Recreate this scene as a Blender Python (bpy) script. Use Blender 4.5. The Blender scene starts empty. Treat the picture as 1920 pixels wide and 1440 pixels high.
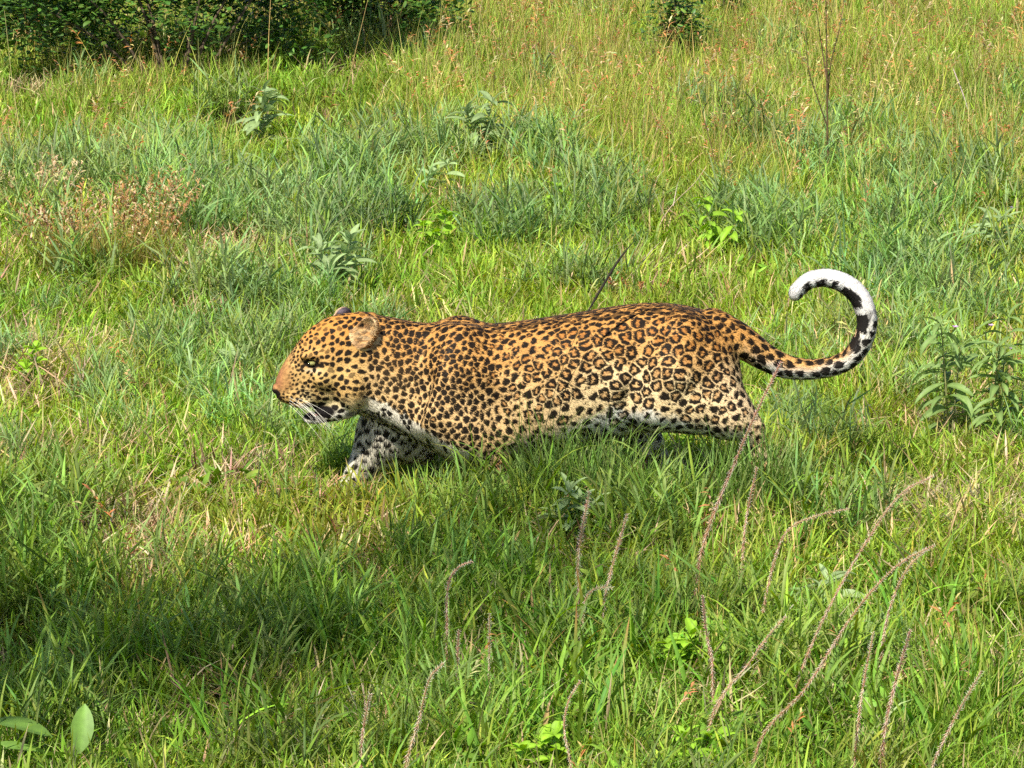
import bpy, math, random, time
import numpy as np
from mathutils import Vector, Matrix, noise as mnoise

random.seed(11)
RNG = np.random.default_rng(11)
SC = bpy.context.scene
COL = SC.collection

# ------------------------------------------------------------------ camera
CAM_H, LEO_Y, AIM_Z = 3.5, 13.0, 0.4
PITCH = math.atan2(CAM_H - AIM_Z, LEO_Y)
FPX = 600.0 * math.hypot(CAM_H - AIM_Z, LEO_Y)          # focal length in 1920-px-wide picture units
cam = bpy.data.cameras.new("camera")
cam.sensor_width = 36.0
cam.lens = 36.0 * FPX / 1920.0
cam.clip_start = 0.1
cam.clip_end = 2000.0
cam_o = bpy.data.objects.new("camera", cam)
cam_o.location = (0, 0, CAM_H)
cam_o.rotation_euler = (math.pi / 2 - PITCH, 0, 0)
COL.objects.link(cam_o)
SC.camera = cam_o

# ------------------------------------------------------------------ world, sun, exposure
SUN_ELEV = math.radians(52)
SUN_AZ = math.radians(203)       # compass-like angle of the sun, clockwise from +Y (behind the camera, to its left)
world = bpy.data.worlds.new("World")
SC.world = world
world.use_nodes = True
wn = world.node_tree
sky = wn.nodes.new("ShaderNodeTexSky")
sky.sky_type = 'NISHITA'
sky.sun_disc = False
sky.sun_elevation = SUN_ELEV
sky.sun_rotation = SUN_AZ
bg = wn.nodes["Background"]
bg.inputs["Strength"].default_value = 0.09
wn.links.new(sky.outputs[0], bg.inputs["Color"])
sun = bpy.data.lights.new("sun", 'SUN')
sun.energy = 5.0
sun.angle = math.radians(0.5)
sun.color = (1.0, 0.94, 0.82)
sun_o = bpy.data.objects.new("sun", sun)
sdir = Vector((math.sin(SUN_AZ) * math.cos(SUN_ELEV), math.cos(SUN_AZ) * math.cos(SUN_ELEV), math.sin(SUN_ELEV)))
sun_o.rotation_euler = (-sdir).to_track_quat('-Z', 'Y').to_euler()
sun_o.location = (-6, 2, 12)
COL.objects.link(sun_o)
SC.view_settings.view_transform = 'Standard'
SC.view_settings.look = 'None'
SC.view_settings.exposure = 0.66
SC.view_settings.gamma = 1.0
SC.view_settings.use_curve_mapping = False
SC.render.engine = 'CYCLES'
SC.cycles.use_denoising = False
SC.cycles.use_adaptive_sampling = True
SC.cycles.adaptive_threshold = 0.03
SC.cycles.max_bounces = 5
SC.cycles.diffuse_bounces = 2
SC.cycles.transmission_bounces = 4
SC.cycles.transparent_max_bounces = 4

# ------------------------------------------------------------------ helpers
CP, SP = math.cos(PITCH), math.sin(PITCH)
def P(px, py, dy=0.0):
    """point of the picture at the depth of the leopard's mid plane plus dy metres"""
    u, v = (px - 960) / FPX, (720 - py) / FPX
    d = np.array((u, CP + v * SP, -SP + v * CP))
    t = (LEO_Y + dy) / d[1]
    return d * t + np.array((0, 0, CAM_H))
def G(px, py, z=0.0):
    """point on the ground (height z) seen at a pixel"""
    u, v = (px - 960) / FPX, (720 - py) / FPX
    d = np.array((u, CP + v * SP, -SP + v * CP))
    t = (z - CAM_H) / d[2]
    return d * t + np.array((0, 0, CAM_H))
def proj(X, Y, Z):
    """picture coordinates of points"""
    dz = Z - CAM_H
    depth = Y * CP - dz * SP
    return 960 + FPX * X / depth, 720 - FPX * (Y * SP + dz * CP) / depth
def sstep(a, b, x):
    t = np.clip((x - a) / (b - a), 0, 1)
    return t * t * (3 - 2 * t)
def srgb(r, g, b):
    c = np.array((r, g, b), dtype=float) / 255
    return np.where(c <= 0.04045, c / 12.92, ((c + 0.055) / 1.055) ** 2.4)
def crom(pts, n):
    """Catmull-Rom through pts, n samples"""
    pts = np.asarray(pts, float)
    q = np.vstack((2 * pts[0] - pts[1], pts, 2 * pts[-1] - pts[-2]))
    m = len(pts) - 1
    t = np.linspace(0, m, n)
    i = np.minimum(t.astype(int), m - 1)
    f = (t - i)[:, None]
    a, b, c, d = q[i], q[i + 1], q[i + 2], q[i + 3]
    return 0.5 * (2 * b + (c - a) * f + (2 * a - 5 * b + 4 * c - d) * f ** 2 + (3 * b - a - 3 * c + d) * f ** 3)

def mesh_np(name, V, F, mat=None, smooth=True, cols=None):
    """mesh from arrays; F is an (n,3) or (n,4) int array or a list of such"""
    me = bpy.data.meshes.new(name)
    Fs = F if isinstance(F, list) else [F]
    Fs = [np.asarray(f, dtype=np.int32) for f in Fs if len(f)]
    V = np.asarray(V, dtype=np.float32)
    me.vertices.add(len(V))
    me.vertices.foreach_set("co", V.ravel())
    loops = np.concatenate([f.ravel() for f in Fs])
    sizes = np.concatenate([np.full(len(f), f.shape[1], np.int32) for f in Fs])
    starts = np.concatenate(([0], np.cumsum(sizes)[:-1])).astype(np.int32)
    me.loops.add(len(loops))
    me.loops.foreach_set("vertex_index", loops)
    me.polygons.add(len(sizes))
    me.polygons.foreach_set("loop_start", starts)
    me.update(calc_edges=True)
    me.polygons.foreach_set("use_smooth", np.full(len(sizes), smooth, dtype=bool))
    if cols is not None:
        a = me.color_attributes.new("col", 'FLOAT_COLOR', 'POINT')
        c = np.ones((len(V), 4), np.float32)
        c[:, :3] = cols
        a.data.foreach_set("color", c.ravel())
    if mat is not None:
        me.materials.append(mat)
    me.validate()
    return me
def link(name, data, parent=None, loc=(0, 0, 0), rot=(0, 0, 0), sc=1.0):
    o = bpy.data.objects.new(name, data)
    o.location = loc
    o.rotation_euler = rot
    o.scale = (sc, sc, sc) if not hasattr(sc, '__len__') else sc
    if parent is not None:
        o.parent = parent
    COL.objects.link(o)
    return o
def tag(o, label=None, cat=None, group=None, kind=None):
    if label: o["label"] = label
    if cat: o["category"] = cat
    if group: o["group"] = group
    if kind: o["kind"] = kind
    return o

class MB:
    """collects ribbons, tubes and leaves with per-vertex colour"""
    def __init__(s):
        s.V, s.C, s.F4, s.F3, s.n = [], [], [], [], 0
    def add(s, V, C, F4=(), F3=()):
        V = np.asarray(V, float)
        s.V.append(V)
        C = np.asarray(C, float)
        s.C.append(np.broadcast_to(C, (len(V), 3)))
        if len(F4): s.F4.append(np.asarray(F4) + s.n)
        if len(F3): s.F3.append(np.asarray(F3) + s.n)
        s.n += len(V)
    def tube(s, pts, rad, col, k=5, cap=True):
        pts = np.asarray(pts, float)
        m = len(pts)
        rad = np.broadcast_to(np.asarray(rad, float), (m,))
        T = np.gradient(pts, axis=0)
        T /= np.linalg.norm(T, axis=1)[:, None] + 1e-12
        ref = np.array((0.31, 0.87, 0.39))
        A = np.cross(T, ref); A /= np.linalg.norm(A, axis=1)[:, None] + 1e-12
        B = np.cross(T, A)
        th = np.arange(k) * 2 * np.pi / k
        V = pts[:, None] + rad[:, None, None] * (np.cos(th)[None, :, None] * A[:, None] + np.sin(th)[None, :, None] * B[:, None])
        C = np.asarray(col, float)
        C = np.repeat(C, k, axis=0) if C.ndim == 2 else C
        i, j = np.meshgrid(np.arange(m - 1), np.arange(k), indexing='ij')
        j2 = (j + 1) % k
        F = np.stack((i * k + j, i * k + j2, (i + 1) * k + j2, (i + 1) * k + j), -1).reshape(-1, 4)
        s.add(V.reshape(-1, 3), C, F4=F)
    def ribbon(s, pts, wid, side, col, fold=0.0, nrm=None):
        """blade: strip along pts, half width wid, side vector; fold lifts the edges"""
        pts = np.asarray(pts, float)
        m = len(pts)
        side = np.broadcast_to(np.asarray(side, float), (m, 3))
        wid = np.broadcast_to(np.asarray(wid, float), (m,))[:, None]
        C = np.asarray(col, float)
        if fold:
            T = np.gradient(pts, axis=0)
            N = np.cross(side, T); N /= np.linalg.norm(N, axis=1)[:, None] + 1e-12
            L = pts + side * wid + N * wid * fold
            R = pts - side * wid + N * wid * fold
            V = np.stack((L, pts, R), 1).reshape(-1, 3)
            if C.ndim == 2: C = np.repeat(C, 3, axis=0)
            i = np.arange(m - 1)
            F = np.concatenate((np.stack((3*i, 3*i+1, 3*i+4, 3*i+3), -1), np.stack((3*i+1, 3*i+2, 3*i+5, 3*i+4), -1)))
        else:
            V = np.stack((pts + side * wid, pts - side * wid), 1).reshape(-1, 3)
            if C.ndim == 2: C = np.repeat(C, 2, axis=0)
            i = np.arange(m - 1)
            F = np.stack((2*i, 2*i+1, 2*i+3, 2*i+2), -1)
        s.add(V, C, F4=F)
    def mesh(s, name, mat, smooth=True):
        F = []
        if s.F4: F.append(np.concatenate(s.F4))
        if s.F3: F.append(np.concatenate(s.F3))
        return mesh_np(name, np.concatenate(s.V), F, mat, smooth, np.concatenate(s.C))

# ------------------------------------------------------------------ materials
def new_mat(name):
    m = bpy.data.materials.new(name)
    m.use_nodes = True
    nt = m.node_tree
    nt.nodes.clear()
    out = nt.nodes.new("ShaderNodeOutputMaterial")
    return m, nt, out
def leaf_material(name, trans=0.35, rough=0.45, spec=0.3, instancer=False, vary=0.12, noise_scale=60.0):
    m, nt, out = new_mat(name)
    N, L = nt.nodes.new, nt.links.new
    at = N("ShaderNodeAttribute"); at.attribute_name = "col"
    src = at.outputs["Color"]
    if instancer:
        ai = N("ShaderNodeAttribute"); ai.attribute_type = 'INSTANCER'; ai.attribute_name = "tint"
        mx = N("ShaderNodeMix"); mx.data_type = 'RGBA'; mx.blend_type = 'MULTIPLY'; mx.inputs[0].default_value = 1.0
        L(src, mx.inputs[6]); L(ai.outputs["Color"], mx.inputs[7])
        src = mx.outputs[2]
    tc = N("ShaderNodeTexCoord")
    nz = N("ShaderNodeTexNoise"); nz.inputs["Scale"].default_value = noise_scale; nz.inputs["Detail"].default_value = 2
    L(tc.outputs["Object"], nz.inputs["Vector"])
    mr = N("ShaderNodeMapRange"); mr.inputs[1].default_value = 0.3; mr.inputs[2].default_value = 0.7
    mr.inputs[3].default_value = 1 - vary; mr.inputs[4].default_value = 1 + vary
    L(nz.outputs[0], mr.inputs[0])
    vm = N("ShaderNodeVectorMath"); vm.operation = 'SCALE'
    L(src, vm.inputs[0]); L(mr.outputs[0], vm.inputs["Scale"])
    pr = N("ShaderNodeBsdfPrincipled")
    pr.inputs["Roughness"].default_value = rough
    pr.inputs["Specular IOR Level"].default_value = spec
    L(vm.outputs[0], pr.inputs["Base Color"])
    tr = N("ShaderNodeBsdfTranslucent")
    hs = N("ShaderNodeHueSaturation"); hs.inputs["Saturation"].default_value = 1.15; hs.inputs["Value"].default_value = 1.25
    hs.inputs["Hue"].default_value = 0.49
    L(vm.outputs[0], hs.inputs["Color"]); L(hs.outputs[0], tr.inputs["Color"])
    ms = N("ShaderNodeMixShader"); ms.inputs[0].default_value = trans
    L(pr.outputs[0], ms.inputs[1]); L(tr.outputs[0], ms.inputs[2])
    L(ms.outputs[0], out.inputs["Surface"])
    return m
def col_material(name, rough=0.7, spec=0.2, vary=0.1, noise_scale=80.0):
    m, nt, out = new_mat(name)
    N, L = nt.nodes.new, nt.links.new
    at = N("ShaderNodeAttribute"); at.attribute_name = "col"
    tc = N("ShaderNodeTexCoord")
    nz = N("ShaderNodeTexNoise"); nz.inputs["Scale"].default_value = noise_scale; nz.inputs["Detail"].default_value = 3
    L(tc.outputs["Object"], nz.inputs["Vector"])
    mr = N("ShaderNodeMapRange"); mr.inputs[1].default_value = 0.3; mr.inputs[2].default_value = 0.7
    mr.inputs[3].default_value = 1 - vary; mr.inputs[4].default_value = 1 + vary
    L(nz.outputs[0], mr.inputs[0])
    vm = N("ShaderNodeVectorMath"); vm.operation = 'SCALE'
    L(at.outputs["Color"], vm.inputs[0]); L(mr.outputs[0], vm.inputs["Scale"])
    pr = N("ShaderNodeBsdfPrincipled")
    pr.inputs["Roughness"].default_value = rough
    pr.inputs["Specular IOR Level"].default_value = spec
    L(vm.outputs[0], pr.inputs["Base Color"])
    L(pr.outputs[0], out.inputs["Surface"])
    return m
# ------------------------------------------------------------------ ground
def ghz(x, y):
    """gentle height of the ground"""
    return .018 * np.sin(x * 1.7 + .6) * np.cos(y * 1.3) + .012 * np.sin(x * 4.1 + y * 2.7)
def ground_material():
    m, nt, out = new_mat("soil_and_thatch")
    N, L = nt.nodes.new, nt.links.new
    tc = N("ShaderNodeTexCoord")
    n1 = N("ShaderNodeTexNoise"); n1.inputs["Scale"].default_value = 3.0; n1.inputs["Detail"].default_value = 6
    n2 = N("ShaderNodeTexNoise"); n2.inputs["Scale"].default_value = 90.0; n2.inputs["Detail"].default_value = 4
    L(tc.outputs["Object"], n1.inputs["Vector"]); L(tc.outputs["Object"], n2.inputs["Vector"])
    r1 = N("ShaderNodeValToRGB")
    r1.color_ramp.elements[0].position = .35; r1.color_ramp.elements[0].color = (.030, .034, .012, 1)
    r1.color_ramp.elements[1].position = .68; r1.color_ramp.elements[1].color = (.085, .068, .030, 1)
    r2 = N("ShaderNodeValToRGB")
    r2.color_ramp.elements[0].position = .4; r2.color_ramp.elements[0].color = (.55, .55, .5, 1)
    r2.color_ramp.elements[1].position = .7; r2.color_ramp.elements[1].color = (1.5, 1.4, 1.2, 1)
    L(n1.outputs[0], r1.inputs[0]); L(n2.outputs[0], r2.inputs[0])
    mx = N("ShaderNodeMix"); mx.data_type = 'RGBA'; mx.blend_type = 'MULTIPLY'; mx.inputs[0].default_value = 1
    L(r1.outputs[0], mx.inputs[6]); L(r2.outputs[0], mx.inputs[7])
    bp = N("ShaderNodeBump"); bp.inputs["Strength"].default_value = .8; bp.inputs["Distance"].default_value = .02
    L(n2.outputs[0], bp.inputs["Height"])
    pr = N("ShaderNodeBsdfPrincipled"); pr.inputs["Roughness"].default_value = .95; pr.inputs["Specular IOR Level"].default_value = .1
    L(mx.outputs[2], pr.inputs["Base Color"]); L(bp.outputs[0], pr.inputs["Normal"])
    L(pr.outputs[0], out.inputs["Surface"])
    return m
gx = np.concatenate((np.linspace(-600, -12, 12), np.linspace(-10, 10, 101), np.linspace(12, 600, 12)))
gy = np.concatenate((np.linspace(-600, 3, 12), np.linspace(5, 32, 136), np.linspace(36, 1200, 14)))
XX, YY = np.meshgrid(gx, gy, indexing='ij')
fade = sstep(14, 9, np.abs(XX)) * sstep(36, 30, YY) * sstep(3, 6, YY)
GV = np.stack((XX, YY, ghz(XX, YY) * fade), -1).reshape(-1, 3)
i, j = np.meshgrid(np.arange(len(gx) - 1), np.arange(len(gy) - 1), indexing='ij')
w_ = len(gy)
GF = np.stack((i * w_ + j, (i + 1) * w_ + j, (i + 1) * w_ + j + 1, i * w_ + j + 1), -1).reshape(-1, 4)
tag(link("ground", mesh_np("ground", GV, GF, ground_material())), kind="structure")

# ------------------------------------------------------------------ grass
M_GRASS = leaf_material("grass_blade", .38, .5, .22, instancer=True, vary=.10)
def jit(c, r, v=.18, hue=.08):
    """colour variation of one blade"""
    k = 1 + r.normal(0, v)
    return np.clip(np.asarray(c) * max(.45, k) * (1 + r.normal(0, hue, 3)), .004, .9)
def blade(mb, r, root, az, length, lean, bend, hw, col, tipcol=None, n=5, fold=.35, twist=.5):
    """one grass blade: leaves the root at `lean` from vertical and bends over by `bend`"""
    t = np.linspace(0, 1, n)
    ang = lean + bend * t ** 1.5
    d = np.stack((np.sin(ang) * math.cos(az), np.sin(ang) * math.sin(az), np.cos(ang)), 1)
    step = length / (n - 1)
    pts = np.asarray(root) + np.vstack((np.zeros(3), np.cumsum((d[:-1] + d[1:]) * .5 * step, 0)))
    sa = az + math.pi / 2 + r.normal(0, twist)
    sd = np.array((math.cos(sa), math.sin(sa), r.normal(0, .25)))
    sd /= np.linalg.norm(sd)
    w = hw * np.minimum(1, (1 - t) * 2.2) ** .8 * np.minimum(1, .6 + t * 2)
    w[-1] = hw * .05
    c = np.asarray(col)
    C = np.tile(c, (n, 1))
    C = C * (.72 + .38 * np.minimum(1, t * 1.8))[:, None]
    if tipcol is not None:
        C = C + (np.asarray(tipcol) - C) * (sstep(.65, 1, t))[:, None]
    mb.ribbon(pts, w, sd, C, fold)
    return pts
STRAW = np.array((.60, .47, .26)); RUST = np.array((.48, .22, .085))
def clump_mat(r):
    """creeping lawn-like grass: leaning tillers with short two-ranked leaves"""
    mb = MB()
    for _ in range(112):
        a, q = r.uniform(0, 6.28), 0.210 * math.sqrt(r.random())
        root = np.array((q * math.cos(a), q * math.sin(a), -.005))
        az, lean, L = r.uniform(0, 6.28), r.uniform(.15, 1.0), r.uniform(.03, .095)
        d = np.array((math.sin(lean) * math.cos(az), math.sin(lean) * math.sin(az), math.cos(lean)))
        dry = r.random() < .075
        base = STRAW * r.uniform(.7, 1.1) if dry else np.array((.225, .355, .045)) if r.random() < .72 else np.array((.31, .39, .055))
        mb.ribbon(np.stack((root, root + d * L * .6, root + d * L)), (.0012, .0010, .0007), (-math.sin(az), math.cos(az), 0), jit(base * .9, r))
        for k in range(r.integers(3, 6)):
            f = r.uniform(.25, 1)
            blade(mb, r, root + d * L * f, az + (1.57 if k % 2 else -1.57) + r.normal(0, .7), r.uniform(.035, .105), r.uniform(.1, 1.25), r.uniform(-.2, 1.2),
                  r.uniform(.0013, .0031), jit(base, r, .24), STRAW * .8 if r.random() < .11 else None, n=4, fold=0)
    return mb.mesh("mat", M_GRASS)
def clump_fine(r):
    """fine upright yellow-green tuft"""
    mb = MB()
    for _ in range(120):
        a, q = r.uniform(0, 6.28), 0.150 * math.sqrt(r.random())
        base = np.array((.30, .40, .038)) if r.random() < .86 else np.array((.44, .38, .10))
        blade(mb, r, (q * math.cos(a), q * math.sin(a), -.005), a + r.normal(0, .9), r.uniform(.07, .19), r.uniform(.05, .7), r.uniform(.1, 1.3), r.uniform(.0015, .0028), jit(base, r, .2), n=5, fold=0)
    return mb.mesh("fine", M_GRASS)
def clump_blue(r):
    """grey-green leafy grass"""
    mb = MB()
    for _ in range(36):
        a, q = r.uniform(0, 6.28), 0.150 * math.sqrt(r.random())
        root = np.array((q * math.cos(a), q * math.sin(a), -.005))
        base = np.array((.245, .365, .130)) if r.random() < .62 else np.array((.26, .38, .075))
        az, lean, L = r.uniform(0, 6.28), r.uniform(.03, .35), r.uniform(.10, .24)
        st = blade(mb, r, root, az, L, lean, r.uniform(0, .25), .0014, jit(base * .9, r), n=4, fold=0)
        for k in range(5):
            f = r.uniform(.3, 1)
            pt = st[0] + (st[-1] - st[0]) * f
            blade(mb, r, pt, az + k * 2.4 + r.normal(0, .6), r.uniform(.07, .17), r.uniform(.15, 1.0), r.uniform(.0, 1.1), r.uniform(.0024, .0046), jit(base, r, .18), STRAW * .7 if r.random() < .1 else None, n=5)
    return mb.mesh("blue", M_GRASS)
def clump_olive(r):
    """taller fine grass with a few reddish drooping heads"""
    mb = MB()
    for _ in range(85):
        a, q = r.uniform(0, 6.28), .160 * math.sqrt(r.random())
        base = np.array((.28, .37, .055)) if r.random() < .88 else np.array((.46, .38, .14))
        root = (q * math.cos(a), q * math.sin(a), -.005)
        blade(mb, r, root, r.uniform(0, 6.28), r.uniform(.10, .27), r.uniform(.03, .6), r.uniform(.1, 1.0), r.uniform(.0016, .0030), jit(base, r, .2), n=5)
    for _ in range(9):
        a, q = r.uniform(0, 6.28), .150 * math.sqrt(r.random())
        base = np.array((.44, .38, .12))
        az = r.uniform(0, 6.28)
        st = blade(mb, r, (q * math.cos(a), q * math.sin(a), 0), az, r.uniform(.22, .42), r.uniform(.02, .4), r.uniform(.1, .7), .0014, jit(base, r), n=6, fold=0)
        if r.random() < .15:
            for k in range(9):
                f = k / 9
                pt = st[-1] + (st[-2] - st[-1]) * f * 1.3
                blade(mb, r, pt, az + r.normal(0, 1.0), r.uniform(.018, .04), r.uniform(.5, 1.4), .9, .0034, jit(RUST if r.random() < .6 else STRAW, r, .2), n=3)
    return mb.mesh("olive", M_GRASS)
def clump_dry(r):
    """withered thatch"""
    mb = MB()
    for _ in range(83):
        a, q = r.uniform(0, 6.28), 0.140 * math.sqrt(r.random())
        base = STRAW if r.random() < .7 else np.array((.30, .20, .10))
        blade(mb, r, (q * math.cos(a), q * math.sin(a), r.uniform(0, .05)), r.uniform(0, 6.28), r.uniform(.05, .14), r.uniform(.5, 1.5), r.uniform(-.4, 1.0), r.uniform(.0014, .0032), jit(base, r, .2), n=4)
    return mb.mesh("dry", M_GRASS)
def clump_broad(r):
    """lush broad blades"""
    mb = MB()
    for _ in range(30):
        a, q = r.uniform(0, 6.28), 0.120 * math.sqrt(r.random())
        base = np.array((.16, .29, .04)) if r.random() < .75 else np.array((.23, .36, .04))
        blade(mb, r, (q * math.cos(a), q * math.sin(a), -.005), r.uniform(0, 6.28), r.uniform(.14, .32), r.uniform(.05, .45), r.uniform(.3, 1.5), r.uniform(.0038, .0072), jit(base, r, .18), RUST if r.random() < .06 else None, n=7, fold=.45, twist=.3)
    return mb.mesh("broad", M_GRASS)
def clump_weed(r):
    """small broad-leaved ground cover"""
    mb = MB()
    for _ in range(51):
        a, q = r.uniform(0, 6.28), 0.120 * math.sqrt(r.random())
        az = r.uniform(0, 6.28)
        base = np.array((.19, .34, .04)) if r.random() < .8 else np.array((.32, .42, .06))
        z = r.uniform(.02, .10)
        blade(mb, r, (q * math.cos(a), q * math.sin(a), z), az, r.uniform(.022, .045), r.uniform(.6, 1.3), r.uniform(.2, .8), r.uniform(.006, .011), jit(base, r, .15), n=5, fold=.3, twist=.3)
        blade(mb, r, (q * math.cos(a) * .6, q * math.sin(a) * .6, 0), az, z * 1.15, .2, .3, .0009, jit(base, r), n=3, fold=0)
    return mb.mesh("weed", M_GRASS)

CLEAR = [(622, 600, 110, 40, .9), (492, 290, 80, 30, .9), (905, 335, 110, 34, .9), (810, 412, 70, 26, .8), (432, 750, 70, 30, .8), (1868, 535, 80, 30, .8), (1075, 1050, 110, 45, .85), (1530, 1150, 80, 35, .8),
         (1772, 850, 110, 45, .9), (1862, 860, 110, 45, .9), (826, 525, 80, 30, .9), (1033, 450, 60, 30, .9), (1350, 520, 90, 36, .9), (1300, 470, 70, 30, .8), (1262, 1320, 90, 40, .9), (1010, 1490, 80, 40, .7), (1330, 1480, 80, 40, .7), (40, 750, 70, 30, .8),
         (745, 480, 60, 26, .8), (190, 565, 170, 40, .9), (285, 500, 90, 30, .8), (60, 445, 70, 26, .8), (1250, 470, 70, 30, .8), (80, 1500, 190, 70, 1.0), (330, 190, 330, 45, .75), (650, 150, 180, 50, .75), (30, 150, 130, 40, .6), (1268, 135, 60, 30, .9),
         (1552, 385, 60, 30, .8), (1346, 365, 70, 26, .6), (1820, 420, 40, 20, .8), (825, 620, 40, 16, .8)]
def open_ground(u, v, k=1.0):
    return RNG.random(len(u)) > np.clip(k * gsum(u, v, [(a, b + 60, c, d + 60, e) if b < 700 else (a, b + 35, c, d + 35, e) for a, b, c, d, e in CLEAR]), 0, 1)
def sample_field(per_m2):
    """random ground points over the meadow in view and a margin around it"""
    y0, y1 = 9.3, 28.0
    x1 = .127 * y1 + 1.0
    n = int(per_m2 * (y1 - y0) * 2 * x1)
    y = RNG.uniform(y0, y1, n); x = RNG.uniform(-x1, x1, n)
    k = np.abs(x) < .127 * y + 1.0
    x, y = x[k], y[k]
    u, v = proj(x, y, 0 * x)
    return x, y, u, v
def gsum(u, v, blobs, base=0.0):
    r = np.full(len(u), base)
    for (cx, cy, rx, ry, a) in blobs:
        r = r + a * np.exp(-((u - cx) / rx) ** 2 - ((v - cy) / ry) ** 2)
    return r
def under_leopard(x, y, mx=.0):
    return (x > -.60 - mx) & (x < .80 + mx) & (np.abs(y - LEO_Y) < .17 + mx)
def patchy(x, y, s, seed):
    return vnoise0(np.stack((x * s, y * s, np.full(len(x), seed * 7.3)), 1))
def vnoise0(P3):
    i = np.floor(P3).astype(np.int64); f = P3 - i; f = f * f * (3 - 2 * f)
    r = 0
    for a in (0, 1):
        for b in (0, 1):
            for c in (0, 1):
                h = (i[:, 0] + a) * 374761393 + (i[:, 1] + b) * 668265263 + (i[:, 2] + c) * 2147483647
                h = (h ^ (h >> 13)) * 1274126177 & 0xffffffff
                h = (h ^ (h >> 16)) & 0xffff
                w = (f[:, 0] if a else 1 - f[:, 0]) * (f[:, 1] if b else 1 - f[:, 1]) * (f[:, 2] if c else 1 - f[:, 2])
                r = r + w * h / 65535.0
    return r * 2 - 1
def scatter(name, label, maker, nvar, x, y, scale, tint, lean=.04):
    col = bpy.data.collections.new(name + "_tufts")
    for k in range(nvar):
        o = bpy.data.objects.new("%s_tuft" % name, maker(np.random.default_rng(100 + k + 17 * len(name))))
        col.objects.link(o)
    n = len(x)
    me = bpy.data.meshes.new(name)
    me.vertices.add(n)
    me.vertices.foreach_set("co", np.stack((x, y, ghz(x, y)), 1).astype(np.float32).ravel())
    def attr(nm, typ, arr, prop):
        a = me.attributes.new(nm, typ, 'POINT'); a.data.foreach_set(prop, np.ascontiguousarray(arr).ravel())
    attr("rot", 'FLOAT_VECTOR', np.stack((RNG.normal(0, lean, n), RNG.normal(0, lean, n), RNG.uniform(0, 6.283, n)), 1).astype(np.float32), "vector")
    attr("size", 'FLOAT', np.asarray(scale, np.float32), "value")
    attr("pick", 'INT', RNG.integers(0, nvar, n).astype(np.int32), "value")
    tc = np.ones((n, 4), np.float32); tc[:, :3] = tint
    attr("tint", 'FLOAT_COLOR', tc, "color")
    ng = bpy.data.node_groups.new(name + "_scatter", 'GeometryNodeTree')
    ng.interface.new_socket(name="Geometry", in_out='INPUT', socket_type='NodeSocketGeometry')
    ng.interface.new_socket(name="Geometry", in_out='OUTPUT', socket_type='NodeSocketGeometry')
    N, L = ng.nodes.new, ng.links.new
    gi, go = N("NodeGroupInput"), N("NodeGroupOutput")
    ci = N("GeometryNodeCollectionInfo"); ci.inputs["Collection"].default_value = col
    ci.inputs["Separate Children"].default_value = True; ci.inputs["Reset Children"].default_value = True
    iop = N("GeometryNodeInstanceOnPoints"); iop.inputs["Pick Instance"].default_value = True
    def na(nm, typ):
        a = N("GeometryNodeInputNamedAttribute"); a.data_type = typ; a.inputs["Name"].default_value = nm
        return next(o for o in a.outputs if o.enabled and o.name == "Attribute")
    L(gi.outputs[0], iop.inputs["Points"]); L(ci.outputs[0], iop.inputs["Instance"])
    L(na("pick", 'INT'), iop.inputs["Instance Index"])
    er = N("FunctionNodeEulerToRotation"); L(na("rot", 'FLOAT_VECTOR'), er.inputs[0]); L(er.outputs[0], iop.inputs["Rotation"])
    L(na("size", 'FLOAT'), iop.inputs["Scale"]); L(iop.outputs[0], go.inputs[0])
    o = link(name, me)
    md = o.modifiers.new("scatter", 'NODES'); md.node_group = ng
    tag(o, label, "grass", kind="stuff")
    return o
def tints(n, s=.14, hue=.05):
    return np.clip((1 + RNG.normal(0, s, (n, 1))) * (1 + RNG.normal(0, hue, (n, 3))), .45, 1.7)

DRYB = [(40, 690, 70, 60, 1.2), (20, 800, 50, 60, .8), (170, 900, 130, 60, .9), (430, 520, 110, 45, 1.0), (370, 1090, 110, 50, .8), (230, 1010, 120, 60, .6), (1590, 975, 150, 35, .9),
        (1560, 660, 110, 50, .9), (1200, 560, 90, 45, .9), (60, 500, 90, 60, .7), (1730, 980, 70, 40, .6), (650, 960, 60, 30, .4), (800, 640, 60, 30, .4), (1330, 520, 80, 30, .5), (520, 1090, 100, 40, .5)]
BLUEB = [(700, 1150, 200, 80, .35), (300, 1300, 250, 100, .35), (1500, 1250, 200, 80, .3), (520, 430, 230, 150, .95), (130, 400, 190, 80, .6), (800, 430, 210, 120, .65), (1030, 440, 110, 70, .7), (1660, 520, 300, 110, .55), (1800, 700, 200, 120, .35), (280, 720, 250, 90, .55),
         (600, 640, 230, 80, .5), (1500, 450, 150, 60, .4), (60, 1100, 150, 120, .6), (1600, 330, 200, 80, .2), (1020, 960, 120, 60, .5), (480, 850, 120, 60, .35)]
gx_, gy_ = np.meshgrid(np.arange(-4.8, 4.8, .225), np.arange(9.3, 28.0, .225), indexing='ij')
x = (gx_ + RNG.uniform(-.11, .11, gx_.shape)).ravel(); y = (gy_ + RNG.uniform(-.11, .11, gx_.shape)).ravel()
u, v = proj(x, y, 0 * x)
keep = (np.abs(x) < .127 * y + 1.0) & (RNG.random(len(x)) < np.clip(1.0 - .35 * sstep(500, 250, v), .2, 1) * (1 - .55 * np.clip(gsum(u, v, DRYB), 0, 1)))
x, y, u, v = x[keep], y[keep], u[keep], v[keep]
s = np.where(v > 700, 1.0, 1.15) * RNG.uniform(.75, 1.3, len(x)) * (1 + .25 * patchy(x, y, 1.5, 1))
s *= 1 + .06 * sstep(940, 1100, v)
s[under_leopard(x, y)] *= .7
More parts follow.
